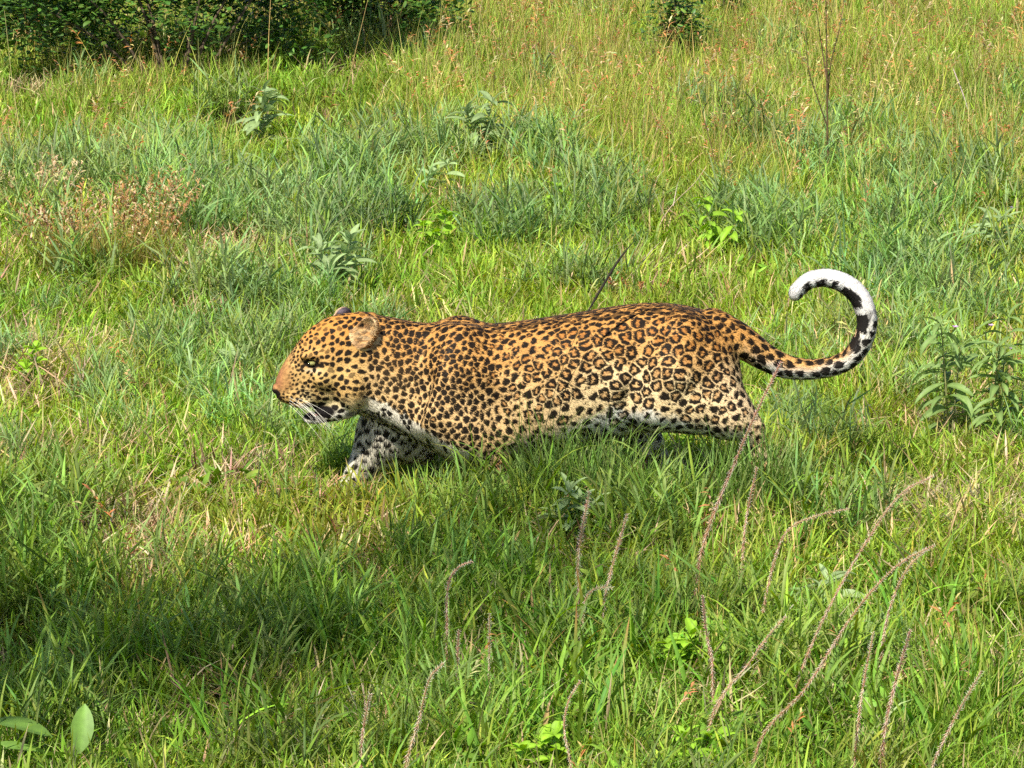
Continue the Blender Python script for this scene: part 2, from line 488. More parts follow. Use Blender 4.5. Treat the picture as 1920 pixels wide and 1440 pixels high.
s *= 1 + .35 * ((y > 12.45) & (y < 12.8) & (x > -.55) & (x < .95))
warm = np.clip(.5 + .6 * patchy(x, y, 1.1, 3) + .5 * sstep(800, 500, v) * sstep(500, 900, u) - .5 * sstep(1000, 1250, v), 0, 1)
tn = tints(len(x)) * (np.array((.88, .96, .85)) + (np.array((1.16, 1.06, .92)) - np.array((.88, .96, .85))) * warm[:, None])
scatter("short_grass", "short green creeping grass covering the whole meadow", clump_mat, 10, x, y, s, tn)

x, y, u, v = sample_field(34)
w = gsum(u, v, [(1150, 600, 380, 90, .9), (1450, 700, 220, 130, .8), (880, 560, 200, 80, .6), (1750, 820, 250, 120, .6), (60, 780, 160, 140, .5), (640, 830, 120, 80, .5), (1050, 300, 350, 130, .5)], .10)
keep = (RNG.random(len(x)) < w) & ~under_leopard(x, y) & open_ground(u, v)
x, y, u, v = x[keep], y[keep], u[keep], v[keep]
scatter("fine_grass", "fine upright yellow-green grass behind the leopard's back", clump_fine, 8, x, y, RNG.uniform(.7, 1.25, len(x)), tints(len(x)))

x, y, u, v = sample_field(52)
w = gsum(u, v, BLUEB, .08) * .80 * (1 + .8 * patchy(x, y, 2.0, 5)) * (1 - .6 * sstep(300, 150, v))
keep = (RNG.random(len(x)) < w) & ~under_leopard(x, y, .05) & open_ground(u, v)
x, y, u, v = x[keep], y[keep], u[keep], v[keep]
s = RNG.uniform(.7, 1.2, len(x)) * np.where((v > 600) & (v < 1000), .8, 1.0)
tn = tints(len(x)) * np.where((v > 900)[:, None], np.array((.88, .88, .55)), np.array((1, 1, 1)))
scatter("blue_green_grass", "grey-green leafy grass in a broad patch at upper left", clump_blue, 8, x, y, s, tn)

x, y, u, v = sample_field(48)
w = sstep(520, 230, v + 60 * patchy(x, y, .9, 9)) * .9 * (1 - .75 * gsum(u, v, [(520, 400, 250, 130, 1), (800, 430, 150, 80, .6)])).clip(0, 1) + .03
keep = (RNG.random(len(x)) < w) & ~under_leopard(x, y, .1) & open_ground(u, v)
x, y, u, v = x[keep], y[keep], u[keep], v[keep]
scatter("tall_olive_grass", "tall olive grass with rusty seed heads across the top", clump_olive, 10, x, y, RNG.uniform(.7, 1.2, len(x)), tints(len(x), .15, .07))

x, y, u, v = sample_field(70)
w = gsum(u, v, DRYB, .10) * (1 + .9 * patchy(x, y, 2.2, 11)) * .8
keep = RNG.random(len(x)) < w
x, y = x[keep], y[keep]
scatter("dry_grass", "withered straw-coloured thatch lying in patches in the grass", clump_dry, 8, x, y, RNG.uniform(.8, 1.5, len(x)), tints(len(x), .15, .06))

x, y, u, v = sample_field(26)
w = gsum(u, v, [(1150, 1330, 330, 170, .9), (1000, 1150, 170, 90, .6), (560, 1450, 300, 90, .5), (250, 1300, 250, 120, .35), (700, 1200, 250, 90, .4), (1750, 1350, 200, 150, .45), (1400, 1180, 200, 90, .45), (1030, 1000, 90, 40, .5)], .02) * (v > 930)
keep = (RNG.random(len(x)) < w) & ~under_leopard(x, y, .1) & open_ground(u, v)
x, y = x[keep], y[keep]
scatter("broad_grass", "lush broad-bladed dark green grass near the flower spikes", clump_broad, 8, x, y, RNG.uniform(.7, 1.25, len(x)), tints(len(x)))

x, y, u, v = sample_field(18)
w = gsum(u, v, [(1200, 1350, 350, 150, .8), (500, 1480, 300, 80, .5), (1350, 480, 150, 60, .5), (300, 600, 100, 60, .3)], .06)
keep = (RNG.random(len(x)) < w) & ~under_leopard(x, y, .1) & open_ground(u, v)
x, y = x[keep], y[keep]
scatter("ground_weeds", "small broad-leaved weeds scattered low among the grass", clump_weed, 8, x, y, RNG.uniform(.8, 1.4, len(x)), tints(len(x)))
print("grass done")
# ------------------------------------------------------------------ the leopard
leo = link("leopard", None, loc=(0, LEO_Y, 0))
leo.empty_display_size = 0.2
tag(leo, "spotted golden leopard striding through the grass with its white tipped tail curled up", "leopard")

H = 0.004
LO = np.array((-0.80, -0.27, -0.02)); HI = np.array((1.19, 0.27, 0.82))
NX, NY, NZ = [int(math.ceil((HI[i] - LO[i]) / H)) + 1 for i in range(3)]
GX = (LO[0] + H * np.arange(NX)).astype(np.float32)
GY = (LO[1] + H * np.arange(NY)).astype(np.float32)
GZ = (LO[2] + H * np.arange(NZ)).astype(np.float32)
FLD = np.full((NX, NY, NZ), 0.5, np.float32)
def L3(px, py, dy=0.0):
    p = P(px, py, dy)
    return np.array((p[0], dy, p[2]))
HEAD_YAW = math.radians(11)
HEAD_PIV = L3(675, 680)
def sub(lo, hi, m):
    s = []
    for a, n, g0 in ((0, NX, LO[0]), (1, NY, LO[1]), (2, NZ, LO[2])):
        s.append(slice(max(0, int((lo[a] - m - g0) / H)), min(n, int((hi[a] + m - g0) / H) + 2)))
    return s
def combine(lo, hi, fn, k, op='u', head=False):
    m = max(k, 0.012) + 0.02 + (0.05 if head else 0)
    s = sub(lo, hi, m)
    X = GX[s[0]][:, None, None]; Y = GY[s[1]][None, :, None]; Z = GZ[s[2]][None, None, :]
    if head:                       # prims of the head are given unturned and sampled in the head's own frame
        c, sn = math.cos(-HEAD_YAW), math.sin(-HEAD_YAW)
        dx, dy = X - HEAD_PIV[0], Y
        X, Y = HEAD_PIV[0] + c * dx - sn * dy, sn * dx + c * dy
    d = fn(X, Y, Z).astype(np.float32)
    F = FLD[s[0], s[1], s[2]]
    if op == 'u':
        h = np.maximum(k - np.abs(F - d), 0) / k
        F[...] = np.minimum(F, d) - h * h * k * 0.25
    else:
        d = -d
        h = np.maximum(k - np.abs(F - d), 0) / k
        F[...] = np.maximum(F, d) + h * h * k * 0.25
def cone(a, b, ra, rb, k=0.03, head=False, flat=1.0):
    a, b = np.asarray(a, float), np.asarray(b, float)
    ab = b - a; L2 = float(ab @ ab)
    def fn(X, Y, Z):
        t = np.clip(((X - a[0]) * ab[0] + (Y - a[1]) * ab[1] + (Z - a[2]) * ab[2]) / L2, 0, 1)
        return np.sqrt((X - a[0] - t * ab[0]) ** 2 + ((Y - a[1] - t * ab[1]) / flat) ** 2 + (Z - a[2] - t * ab[2]) ** 2) - (ra + t * (rb - ra))
    r = max(ra, rb)
    combine(np.minimum(a, b) - r, np.maximum(a, b) + r, fn, k, head=head)
def chain(pts, k=0.03, head=False, flat=1.0):
    for (p, r), (q, r2) in zip(pts[:-1], pts[1:]):
        cone(p, q, r, r2, k, head, flat)
def ell(c, r, k=0.02, op='u', head=False, M=None):
    c, r = np.asarray(c, float), np.asarray(r, float)
    def fn(X, Y, Z):
        x, y, z = X - c[0], Y - c[1], Z - c[2]
        if M is not None:
            x, y, z = (M[0][0]*x + M[0][1]*y + M[0][2]*z, M[1][0]*x + M[1][1]*y + M[1][2]*z, M[2][0]*x + M[2][1]*y + M[2][2]*z)
        k0 = np.sqrt((x/r[0])**2 + (y/r[1])**2 + (z/r[2])**2) + 1e-9
        k1 = np.sqrt((x/r[0]**2)**2 + (y/r[1]**2)**2 + (z/r[2]**2)**2) + 1e-9
        return k0 * (k0 - 1) / k1
    R = max(r) if M is not None else r
    combine(c - R, c + R, fn, k, op, head)
def loft(st, k=0.03, head=False, pw=2.4, box=None):
    """st: rows (px, top py, bottom py, half width, height fraction of the widest line)"""
    rows = []
    for px, ty, by, w, f in st:
        t, b = L3(px, ty), L3(px, by)
        rows.append((t[0], t[2], b[2], w, f))
    D = crom(rows, 160)
    xs = D[:, 0]
    def fn(X, Y, Z):
        xx = np.clip(X, xs[0], xs[-1])
        tp, bt, w, f = [np.interp(xx, xs, D[:, i]) for i in (1, 2, 3, 4)]
        zc = bt + (tp - bt) * f
        hh = np.where(Z > zc, tp - zc, zc - bt)
        a, b = np.abs(Y) / w, np.abs(Z - zc) / hh
        pe = pw if box is None else np.interp(xx, box[0], box[1])
        pe = np.where(Z > zc, pw, pe)
        k0 = (a ** pe + b ** pe) ** (1 / pe) + 1e-9
        k1 = np.sqrt((a / w) ** 2 + (b / hh) ** 2) / np.sqrt(a * a + b * b + 1e-12) + 1e-9
        d = (k0 - 1) / k1
        ex = np.abs(X - xx)
        return np.where(d > 0, np.sqrt(d * d + ex * ex), np.where(ex > 0, ex, d))
    lo = np.array((xs[0], -max(D[:, 3]), min(D[:, 2]))); hi = np.array((xs[-1], max(D[:, 3]), max(D[:, 1])))
    combine(lo, hi, fn, k, head=head)

TS = time.time()
# trunk and neck
loft([(672, 590, 772, .085, .5), (700, 591, 780, .088, .42), (740, 598, 796, .098, .38), (790, 607, 826, .112, .36), (840, 607, 852, .130, .40),
      (885, 610, 862, .148, .45), (940, 609, 862, .160, .45), (1000, 602, 850, .168, .45), (1080, 590, 832, .166, .47),
      (1150, 578, 815, .150, .5), (1210, 571, 806, .136, .52), (1270, 573, 795, .128, .52), (1320, 584, 770, .108, .52), (1362, 604, 735, .075, .5), (1380, 622, 700, .045, .5)],
     box=([L3(690, 700)[0], L3(730, 700)[0], L3(840, 700)[0], L3(920, 700)[0]], [2.6, 3.8, 3.8, 2.4]))
# shoulder blades and forelegs
for sgn in (-1, 1):
    ell(L3(862, 642, 0) + np.array((0, sgn * .068, 0)), (.055, .042, .058), .07)
    ell(L3(860, 705, 0) + np.array((0, sgn * .105, 0)), (.085, .045, .11), .07)
chain([(L3(838, 720, -.105), .068), (L3(832, 775, -.115), .066), (L3(872, 812, -.125), .058), (L3(905, 832, -.125), .046)], .075)
chain([(L3(898, 826, -.13), .046), (L3(930, 872, -.125), .034), (L3(948, 915, -.12), .029), (L3(936, 948, -.12), .031)], .03)
ell(L3(920, 955, -.12) + np.array((0, 0, .012)), (.052, .036, .03), .02)
# far foreleg, reaching forward
chain([(L3(800, 740, .08), .075), (L3(740, 785, .09), .082), (L3(722, 822, .09), .078), (L3(700, 856, .085), .058)], .05)
cone(L3(722, 815, .09), L3(790, 842, .09), .065, .045, .05)
chain([(L3(700, 850, .085), .060), (L3(678, 884, .08), .044), (L3(656, 912, .08), .037)], .03)
ell(L3(626, 928, .08), (.056, .040, .033), .025)
for q in (-.024, -.008, .008, .024):
    ell(L3(604, 934, .08) + np.array((0, q, -.006)), (.018, .010, .015), .008)
# near hind leg, pushing off behind
chain([(L3(1275, 640, -.085), .085), (L3(1262, 700, -.105), .088), (L3(1232, 757, -.115), .066)], .05)
chain([(L3(1325, 680, -.07), .074), (L3(1345, 735, -.085), .064), (L3(1372, 775, -.10), .046)], .07)
chain([(L3(1232, 757, -.105), .066), (L3(1300, 765, -.105), .060), (L3(1368, 782, -.105), .046), (L3(1412, 804, -.105), .031)], .07)
chain([(L3(1413, 808, -.11), .030), (L3(1430, 870, -.11), .030), (L3(1420, 925, -.11), .031)], .02)
ell(L3(1405, 950, -.11) + np.array((0, 0, .012)), (.05, .036, .028), .02)
# far hind leg, swung forward
chain([(L3(1260, 650, .085), .080), (L3(1215, 740, .10), .070), (L3(1180, 790, .10), .056), (L3(1215, 830, .095), .038), (L3(1228, 862, .09), .031), (L3(1212, 905, .09), .028)], .04)
ell(L3(1188, 918, .09) , (.05, .036, .028), .02)
# flank fold in front of the thigh
cone(L3(1165, 720, -.115), L3(1150, 790, -.075), .045, .030, .05)
# creases: behind the shoulder, in front of the shoulder, between flank and thigh
def crease(u0, w0, u1, w1, dy, r=.016, depth=.03):
    a, b = L3(u0, w0), L3(u1, w1)
    c = (a + b) / 2; L_ = np.linalg.norm(b - a) / 2; e = (b - a) / (2 * L_)
    for sg in (-1, 1):
        ell((c[0], sg * dy, c[2]), (L_, depth, r), .035, 's', M=((e[0], 0, e[2]), (0, 1, 0), (-e[2], 0, e[0])))
crease(915, 650, 942, 800, .194, .022)
crease(800, 640, 778, 770, .152, .035)
crease(1205, 640, 1158, 770, .186)
# tail
TAIL = [(1335, 612, 34), (1375, 632, 31), (1405, 650, 27), (1440, 673, 23), (1480, 689, 20), (1530, 692, 18.5), (1580, 680, 18), (1612, 650, 18.5), (1626, 606, 18.5),
        (1616, 565, 18.5), (1592, 537, 18), (1556, 522, 16.5), (1520, 525, 15), (1497, 543, 12.5), (1491, 552, 10)]
tp = crom([(*L3(x, y, -.02 * i / 14), r / 600) for i, (x, y, r) in enumerate([(x, y, r - (1.2 if x > 1500 else 0)) for x, y, r in TAIL])], 48)
for i in range(47):
    cone(tp[i, :3], tp[i + 1, :3], tp[i, 3], tp[i + 1, 3], .008)
# head
HL = lambda px, py, dy=0.0: L3(px, py) + np.array((0, dy, 0))
loft([(517, 704, 738, .020, .45), (523, 690, 744, .030, .45), (532, 674, 749, .038, .42), (545, 655, 753, .040, .40), (558, 637, 757, .043, .38), (572, 621, 758, .051, .40), (590, 606, 758, .064, .42),
      (615, 594, 760, .079, .44), (645, 588, 764, .088, .46), (675, 588, 770, .091, .47), (700, 591, 776, .092, .48)], .02, head=True, pw=2.15)
for s in (-1, 1):
    ell(HL(543, 734, s * .020), (.030, .023, .022), .012, head=True)            # lip pads
    ell(HL(560, 745, s * .032), (.030, .018, .018), .014, head=True)
    ell(HL(578, 656, s * .047), (.036, .018, .013), .014, head=True)            # brow
    ell(HL(606, 700, s * .064), (.040, .022, .028), .020, head=True)            # cheekbone
    ell(HL(652, 718, s * .080), (.042, .032, .066), .028, head=True)            # ruff
    ell(HL(583, 674, s * .071), (.020, .014, .012), .008, 's', head=True)        # eye hollow
    cone(HL(645, 757, s * .045), HL(592, 775, s * .018), .034, .022, .02, head=True)   # jaw
ell(HL(515, 722, 0), (.010, .019, .015), .008, head=True)                        # nose leather
ell(HL(582, 780, 0), (.025, .026, .016), .012, head=True)                        # chin
# mouth slit
am = math.radians(-14)
ell(HL(572, 765, 0), (.060, .08, .0085), .005, 's', head=True, M=((math.cos(am), 0, math.sin(am)), (0, 1, 0), (-math.sin(am), 0, math.cos(am))))
# ears: open shells
def ear(c, op, up, rs, ru, rd):
    op = np.asarray(op, float); op /= np.linalg.norm(op)
    up = np.asarray(up, float); up -= op * (up @ op); up /= np.linalg.norm(up)
    sd = np.cross(up, op)
    c = np.asarray(c, float)
    def fn(X, Y, Z):
        x, y, z = X - c[0], Y - c[1], Z - c[2]
        a = sd[0]*x + sd[1]*y + sd[2]*z; b = op[0]*x + op[1]*y + op[2]*z; u = up[0]*x + up[1]*y + up[2]*z
        def E(b0, q):
            k0 = np.sqrt((a/(rs*q))**2 + ((b - b0)/(rd*q))**2 + (u/(ru*q))**2) + 1e-9
            k1 = np.sqrt((a/(rs*q)**2)**2 + ((b - b0)/(rd*q)**2)**2 + (u/(ru*q)**2)**2) + 1e-9
            return k0 * (k0 - 1) / k1
        return np.maximum(np.maximum(E(0, 1), -E(.014, .93)), b - rd * .30)
    R = max(rs, ru, rd)
    combine(c - R, c + R, fn, .012)
NEAR_EAR = L3(685, 624, -.081)
FAR_EAR = L3(641, 602, .062)
ear(NEAR_EAR, (-.55, -.80, .25), (.50, -.22, 1), .038, .056, .027)
ear(FAR_EAR, (-.55, .70, .10), (-.05, .25, 1), .037, .046, .026)

# surface nets
inside = FLD < 0
cx = np.zeros((NX - 1, NY - 1, NZ - 1), np.uint8)
for i in (0, 1):
    for j in (0, 1):
        for k in (0, 1):
            cx += inside[i:NX - 1 + i, j:NY - 1 + j, k:NZ - 1 + k]
act = np.argwhere((cx > 0) & (cx < 8))
vid = np.full(cx.shape, -1, np.int32)
vid[act[:, 0], act[:, 1], act[:, 2]] = np.arange(len(act))
acc = np.zeros((len(act), 3)); cnt = np.zeros(len(act))
corners = [(i, j, k) for i in (0, 1) for j in (0, 1) for k in (0, 1)]
for a in corners:
    for ax in range(3):
        if a[ax] == 0:
            b = list(a); b[ax] = 1
            fa = FLD[act[:, 0] + a[0], act[:, 1] + a[1], act[:, 2] + a[2]]
            fb = FLD[act[:, 0] + b[0], act[:, 1] + b[1], act[:, 2] + b[2]]
            m = (fa < 0) != (fb < 0)
            t = np.where(m, fa / np.where(m, fa - fb, 1), 0)
            pt = np.tile(np.array(a, float), (len(act), 1)); pt[:, ax] = t
            acc += pt * m[:, None]; cnt += m
V = LO + H * (act + acc / cnt[:, None])
quads = []
for ax in range(3):
    sl0 = [slice(1, -1)] * 3; sl1 = [slice(1, -1)] * 3
    n = [NX, NY, NZ]
    sl0[ax] = slice(0, n[ax] - 1); sl1[ax] = slice(1, n[ax])
    A = inside[tuple(sl0)]; B = inside[tuple(sl1)]
    off = np.array([1, 1, 1]); off[ax] = 0
    u, w = [(1, 2), (2, 0), (0, 1)][ax]
    for flip, m in ((False, A & ~B), (True, ~A & B)):
        e = np.argwhere(m) + off
        q = []
        for du, dw in ((-1, -1), (0, -1), (0, 0), (-1, 0)):
            c = e.copy(); c[:, u] += du; c[:, w] += dw
            q.append(vid[c[:, 0], c[:, 1], c[:, 2]])
        q = np.stack(q, 1)
        quads.append(q[:, ::-1] if flip else q)
quads = np.concatenate(quads)
del FLD, inside, cx, vid
# keep the largest connected piece: simple label spreading is not needed, one body by construction
def adj_smooth(V, Q, it, lam=0.5):
    e = np.concatenate((Q[:, [0, 1]], Q[:, [1, 2]], Q[:, [2, 3]], Q[:, [3, 0]]))
    a = np.concatenate((e[:, 0], e[:, 1])); b = np.concatenate((e[:, 1], e[:, 0]))
    deg = np.bincount(a, minlength=len(V)).astype(float)[:, None]
    for i in range(it):
        l = lam if i % 2 == 0 else -lam * 1.03
        S = np.stack([np.bincount(a, weights=V[b, c], minlength=len(V)) for c in range(3)], 1)
        V = V + l * (S / deg - V)
    return V
V = adj_smooth(V, quads, 6, .55)
# one midpoint subdivision for the coat markings
e = np.sort(np.concatenate((quads[:, [0, 1]], quads[:, [1, 2]], quads[:, [2, 3]], quads[:, [3, 0]])), 1)
key = e[:, 0].astype(np.int64) * len(V) + e[:, 1]
uk, inv = np.unique(key, return_inverse=True)
nv, nq = len(V), len(quads)
mid = (V[uk // nv] + V[uk % nv]) * .5
ctr = V[quads].mean(1)
em = (inv + nv).reshape(4, nq).T
cc = np.arange(nq) + nv + len(uk)
V = np.concatenate((V, mid, ctr))
Q = np.concatenate([np.stack((quads[:, i], em[:, i], cc, em[:, i - 1]), 1) for i in range(4)])
V = adj_smooth(V, Q, 4, .5)
fn_ = np.cross(V[Q[:, 2]] - V[Q[:, 0]], V[Q[:, 3]] - V[Q[:, 1]])
NRM = np.stack([np.bincount(Q.ravel(), weights=np.repeat(fn_[:, c], 4), minlength=len(V)) for c in range(3)], 1)
NRM /= np.linalg.norm(NRM, axis=1)[:, None] + 1e-12
print("leopard mesh", len(V), "verts", round(time.time() - TS, 1), "s")
# ---- coat: ground colour and markings
U, W = proj(V[:, 0], np.full(len(V), LEO_Y), V[:, 2])        # side-view layout of the coat, the same on both flanks
SIDE = V[:, 1]
def vnoise(P3, seed=0):
    """smooth value noise, vectorised"""
    i = np.floor(P3).astype(np.int64); f = P3 - i; f = f * f * (3 - 2 * f)
    r = 0
    for a in (0, 1):
        for b in (0, 1):
            for c in (0, 1):
                h = (i[:, 0] + a) * 374761393 + (i[:, 1] + b) * 668265263 + (i[:, 2] + c) * 2147483647 + seed * 974711
                h = (h ^ (h >> 13)) * 1274126177 & 0xffffffff
                h = (h ^ (h >> 16)) & 0xffff
                w = (f[:, 0] if a else 1 - f[:, 0]) * (f[:, 1] if b else 1 - f[:, 1]) * (f[:, 2] if c else 1 - f[:, 2])
                r = r + w * h / 65535.0
    return r * 2 - 1
NZ1, NZ2, NZ3 = vnoise(V * 28, 1), vnoise(V * 75, 2), vnoise(V * 75, 3)
# dorsal and ventral line of the side view
TOPL = np.interp(U, [515, 545, 572, 615, 645, 700, 790, 860, 940, 1080, 1210, 1290, 1362], [715, 655, 622, 594, 588, 591, 607, 605, 609, 590, 571, 577, 604])
BOTL = np.interp(U, [515, 560, 640, 700, 790, 860, 900, 1000, 1120, 1200, 1260, 1330, 1420], [745, 765, 768, 790, 830, 862, 880, 845, 800, 795, 815, 825, 830])
T = np.clip((W - TOPL) / (BOTL - TOPL), -.1, 1.3)
# arc length along the tail
tl = tp[:, :3]
ts = np.concatenate(([0], np.cumsum(np.linalg.norm(np.diff(tl, axis=0), axis=1))))
istail = (U > 1392) & (W < 760) & ~((U < 1425) & (W > 700))
TI = np.zeros(len(V), int)
idx = np.where(istail)[0]
d2 = ((V[idx, None, :] - tl[None]) ** 2).sum(-1)
TI[idx] = d2.argmin(1)
TSs = ts[TI]
ttan = np.gradient(tl, axis=0); ttan /= np.linalg.norm(ttan, axis=1)[:, None]
# inner side of the curl = towards the curl's centre
CC = L3(1565, 610)
tin = CC - tl; tin -= ttan * (tin * ttan).sum(1)[:, None]; tin /= np.linalg.norm(tin, axis=1)[:, None]
TIN = np.einsum('ij,ij->i', V - tl[TI], tin[TI]) / tp[TI, 3]
ishead = U < 690 - 25 * sstep(700, 780, W)
isfarleg = (SIDE > .02) & (W > 800)
isleg = (W > BOTL - 5) & ~istail & ~ishead

ORANGE, TAN, PALE, WHITE = srgb(198, 144, 78), srgb(218, 172, 110), srgb(238, 208, 158), srgb(228, 222, 210)
def mix(a, b, t): return a + (b - a) * t[:, None]
nb = .10 * NZ1 + .04 * NZ2
back = sstep(880, 1150, U)                       # flank paler than shoulder
t1 = sstep(.05, .55 - .12 * back, T + nb * .6)
c = mix(np.tile(ORANGE, (len(V), 1)), TAN, t1)
c = mix(c, PALE, sstep(.22, .60, T + nb) * (.35 + .65 * back))
wl = np.interp(U, [515, 700, 800, 900, 1000, 1120, 1200, 1290, 1420], [.93, .93, .95, 1.02, .90, .80, .77, .84, .97])
white = sstep(wl - .07, wl + .05, T + nb * .7)
c = mix(c, WHITE, white)
# rump and thigh fade to cream at the back
c = mix(c, srgb(232, 200, 158), sstep(1290, 1400, U) * (~istail) * sstep(.15, .5, T) * .8)
# legs seen from inside, belly between the legs
inner = np.clip(-NRM[:, 2] * 1.6 - .25, 0, 1) * (~ishead) * (~istail) * sstep(.6, .9, T)
c = mix(c, WHITE, inner)
fl = isfarleg & (U < 860) | isfarleg & (U > 1120) & (U < 1290)
c = mix(c, srgb(222, 214, 202), fl * sstep(790, 815, W + 12 * NZ1) * 1.0)
nearleg = (SIDE < -.02) & (W > 830)
c = mix(c, srgb(226, 178, 122), nearleg * .8 * sstep(835, 850, W))
# white stripe along the throat and chest
tx = np.interp(U, [640, 665, 720, 790, 870], [760, 768, 788, 822, 862])
strip = (U > 655) & (U < 880) & ~istail
c = mix(c, srgb(236, 226, 205), strip * sstep(tx - 50, tx - 40, W + 7 * NZ2) * (SIDE < .06))
# tail
tw = np.interp(TSs, [0, .12, .25, .42, .52, .9], [.6, .5, .3, .0, -.35, -1.2])    # warm upper face fading to white
tcol = mix(np.tile(srgb(210, 160, 96), (len(V), 1)), WHITE, sstep(-.6, .5, -TIN * .9 - tw + .2 * NZ1 + .25))
c = mix(c, tcol, istail * sstep(1388, 1450, U + 12 * NZ1))
wt = sstep(.55, .68, TSs) * istail
c = mix(c, srgb(232, 228, 224), wt)
# head
hc = mix(np.tile(srgb(196, 138, 68), (len(V), 1)), srgb(206, 166, 104), sstep(600, 690, W + 14 * NZ1))
hc = mix(hc, srgb(214, 196, 150), sstep(705, 748, W + 12 * NZ1 - .12 * (U - 560)) * sstep(548, 590, U))
hc = mix(hc, srgb(226, 218, 200), sstep(745, 765, W + 6 * NZ2) * sstep(560, 575, U))
hc = mix(hc, srgb(180, 134, 84), sstep(560, 535, U + 8 * NZ2) * sstep(735, 715, W) * sstep(640, 660, W))       # bridge of the nose
hc = mix(hc, srgb(166, 114, 78), sstep(540, 522, U + 4 * NZ2) * sstep(724, 708, W))
hc = mix(hc, srgb(150, 138, 80), np.exp(-((U - 618) / 26) ** 2 - ((W - 694) / 16) ** 2) * .35)
hc = mix(hc, srgb(235, 225, 200), np.exp(-((U - 588) / 16) ** 2 - ((W - 683) / 4) ** 2) * .5)
hw = sstep(705, 672, U)
c = mix(c, hc, hw * (~istail))
c *= (1 + .07 * NZ2 + .05 * NZ1)[:, None]
c *= (1 - ishead * sstep(575, 545, U) * .22 * (vnoise(V * np.array((90, 220, 220)), 31) > .1))[:, None]
BASE = np.clip(c, .01, .9)

# ---- spots
def pitch(u, w, t, tail, head):
    """spacing in metres and kind of mark at a place: (pitch, ring probability, size fraction, stretch, stretch angle)"""
    if tail:
        return .029, 0.0, .60, 1.3, 0.0
    if head:
        m = float(np.interp(u, [530, 560, 600, 660, 700], [.008, .011, .0165, .0195, .0205]))
        if w > 735: m *= 1.25
        return m, 0.0, .58, 1.25, 0.5
    hip = float(np.interp(u, [760, 900, 1000, 1100, 1250, 1400], [0, .10, .62, 1, 1, .85]))
    p = .0178 + (.040 - .0178) * hip
    ring = hip * (1 - .8 * float(np.interp(t, [.55, .8], [0, 1])))
    st = 1.35 - .2 * hip
    if t > .8: p = p * .85 + .004
    if u > 1340 or (u > 1240 and t > .62): p, ring = .029, .3
    if t < .07 and u > 760: p, ring, st = .022, .1, 1.5
    return p, ring, .68, st, 1.25 - .5 * hip
order = RNG.permutation(len(V))[:120000]
cell = .03
grid = {}
spots = []
for i in order:
    p3 = V[i]
    tail, head = bool(istail[i]), bool(ishead[i])
    u, w, t = U[i], W[i], T[i]
    leg = (not tail) and (not head) and w > BOTL[i] + 4
    far = bool(fl[i])
    if leg or far:
        r = (.028, 0.0, .56, 1.6, 0.0)
    else:
        r = pitch(u, w, t, tail, head)
    ki = (int(p3[0] // cell), int(p3[1] // cell), int(p3[2] // cell))
    rad = r[0]
    ok = True
    n = 1 if rad < cell else 2
    for a in range(-n, n + 1):
        for b in range(-n, n + 1):
            for c3 in range(-n, n + 1):
                for (q, qr) in grid.get((ki[0] + a, ki[1] + b, ki[2] + c3), ()):
                    dd = (q[0] - p3[0]) ** 2 + (q[1] - p3[1]) ** 2 + (q[2] - p3[2]) ** 2
                    if dd < (.5 * (rad + qr) * (.84 if rad > .03 else .94)) ** 2:
                        ok = False; break
                if not ok: break
            if not ok: break
        if not ok: break
    if ok:
        grid.setdefault(ki, []).append((p3, rad))
        spots.append((i, r, tail, head, leg or far))
# small spots fill the gaps the first ones leave
for i in order[::-1][:60000]:
    if istail[i] or ishead[i] or fl[i]: continue
    p3 = V[i]; rad = .0115
    ki = (int(p3[0] // cell), int(p3[1] // cell), int(p3[2] // cell))
    near = [(q, qr) for a in (-1, 0, 1) for b in (-1, 0, 1) for c3 in (-1, 0, 1) for (q, qr) in grid.get((ki[0] + a, ki[1] + b, ki[2] + c3), ())]
    if all((q[0] - p3[0]) ** 2 + (q[1] - p3[1]) ** 2 + (q[2] - p3[2]) ** 2 > (.56 * qr + .0058) ** 2 for q, qr in near):
        grid.setdefault(ki, []).append((p3, rad))
        spots.append((i, (rad, 0.0, .46, 1.4, .8), False, False, False))
print("spots", len(spots), round(time.time() - TS, 1))
BLK = np.zeros(len(V)); MIDT = np.zeros(len(V)); D1 = np.full(len(V), 1.3); D2 = np.full(len(V), 1.3)
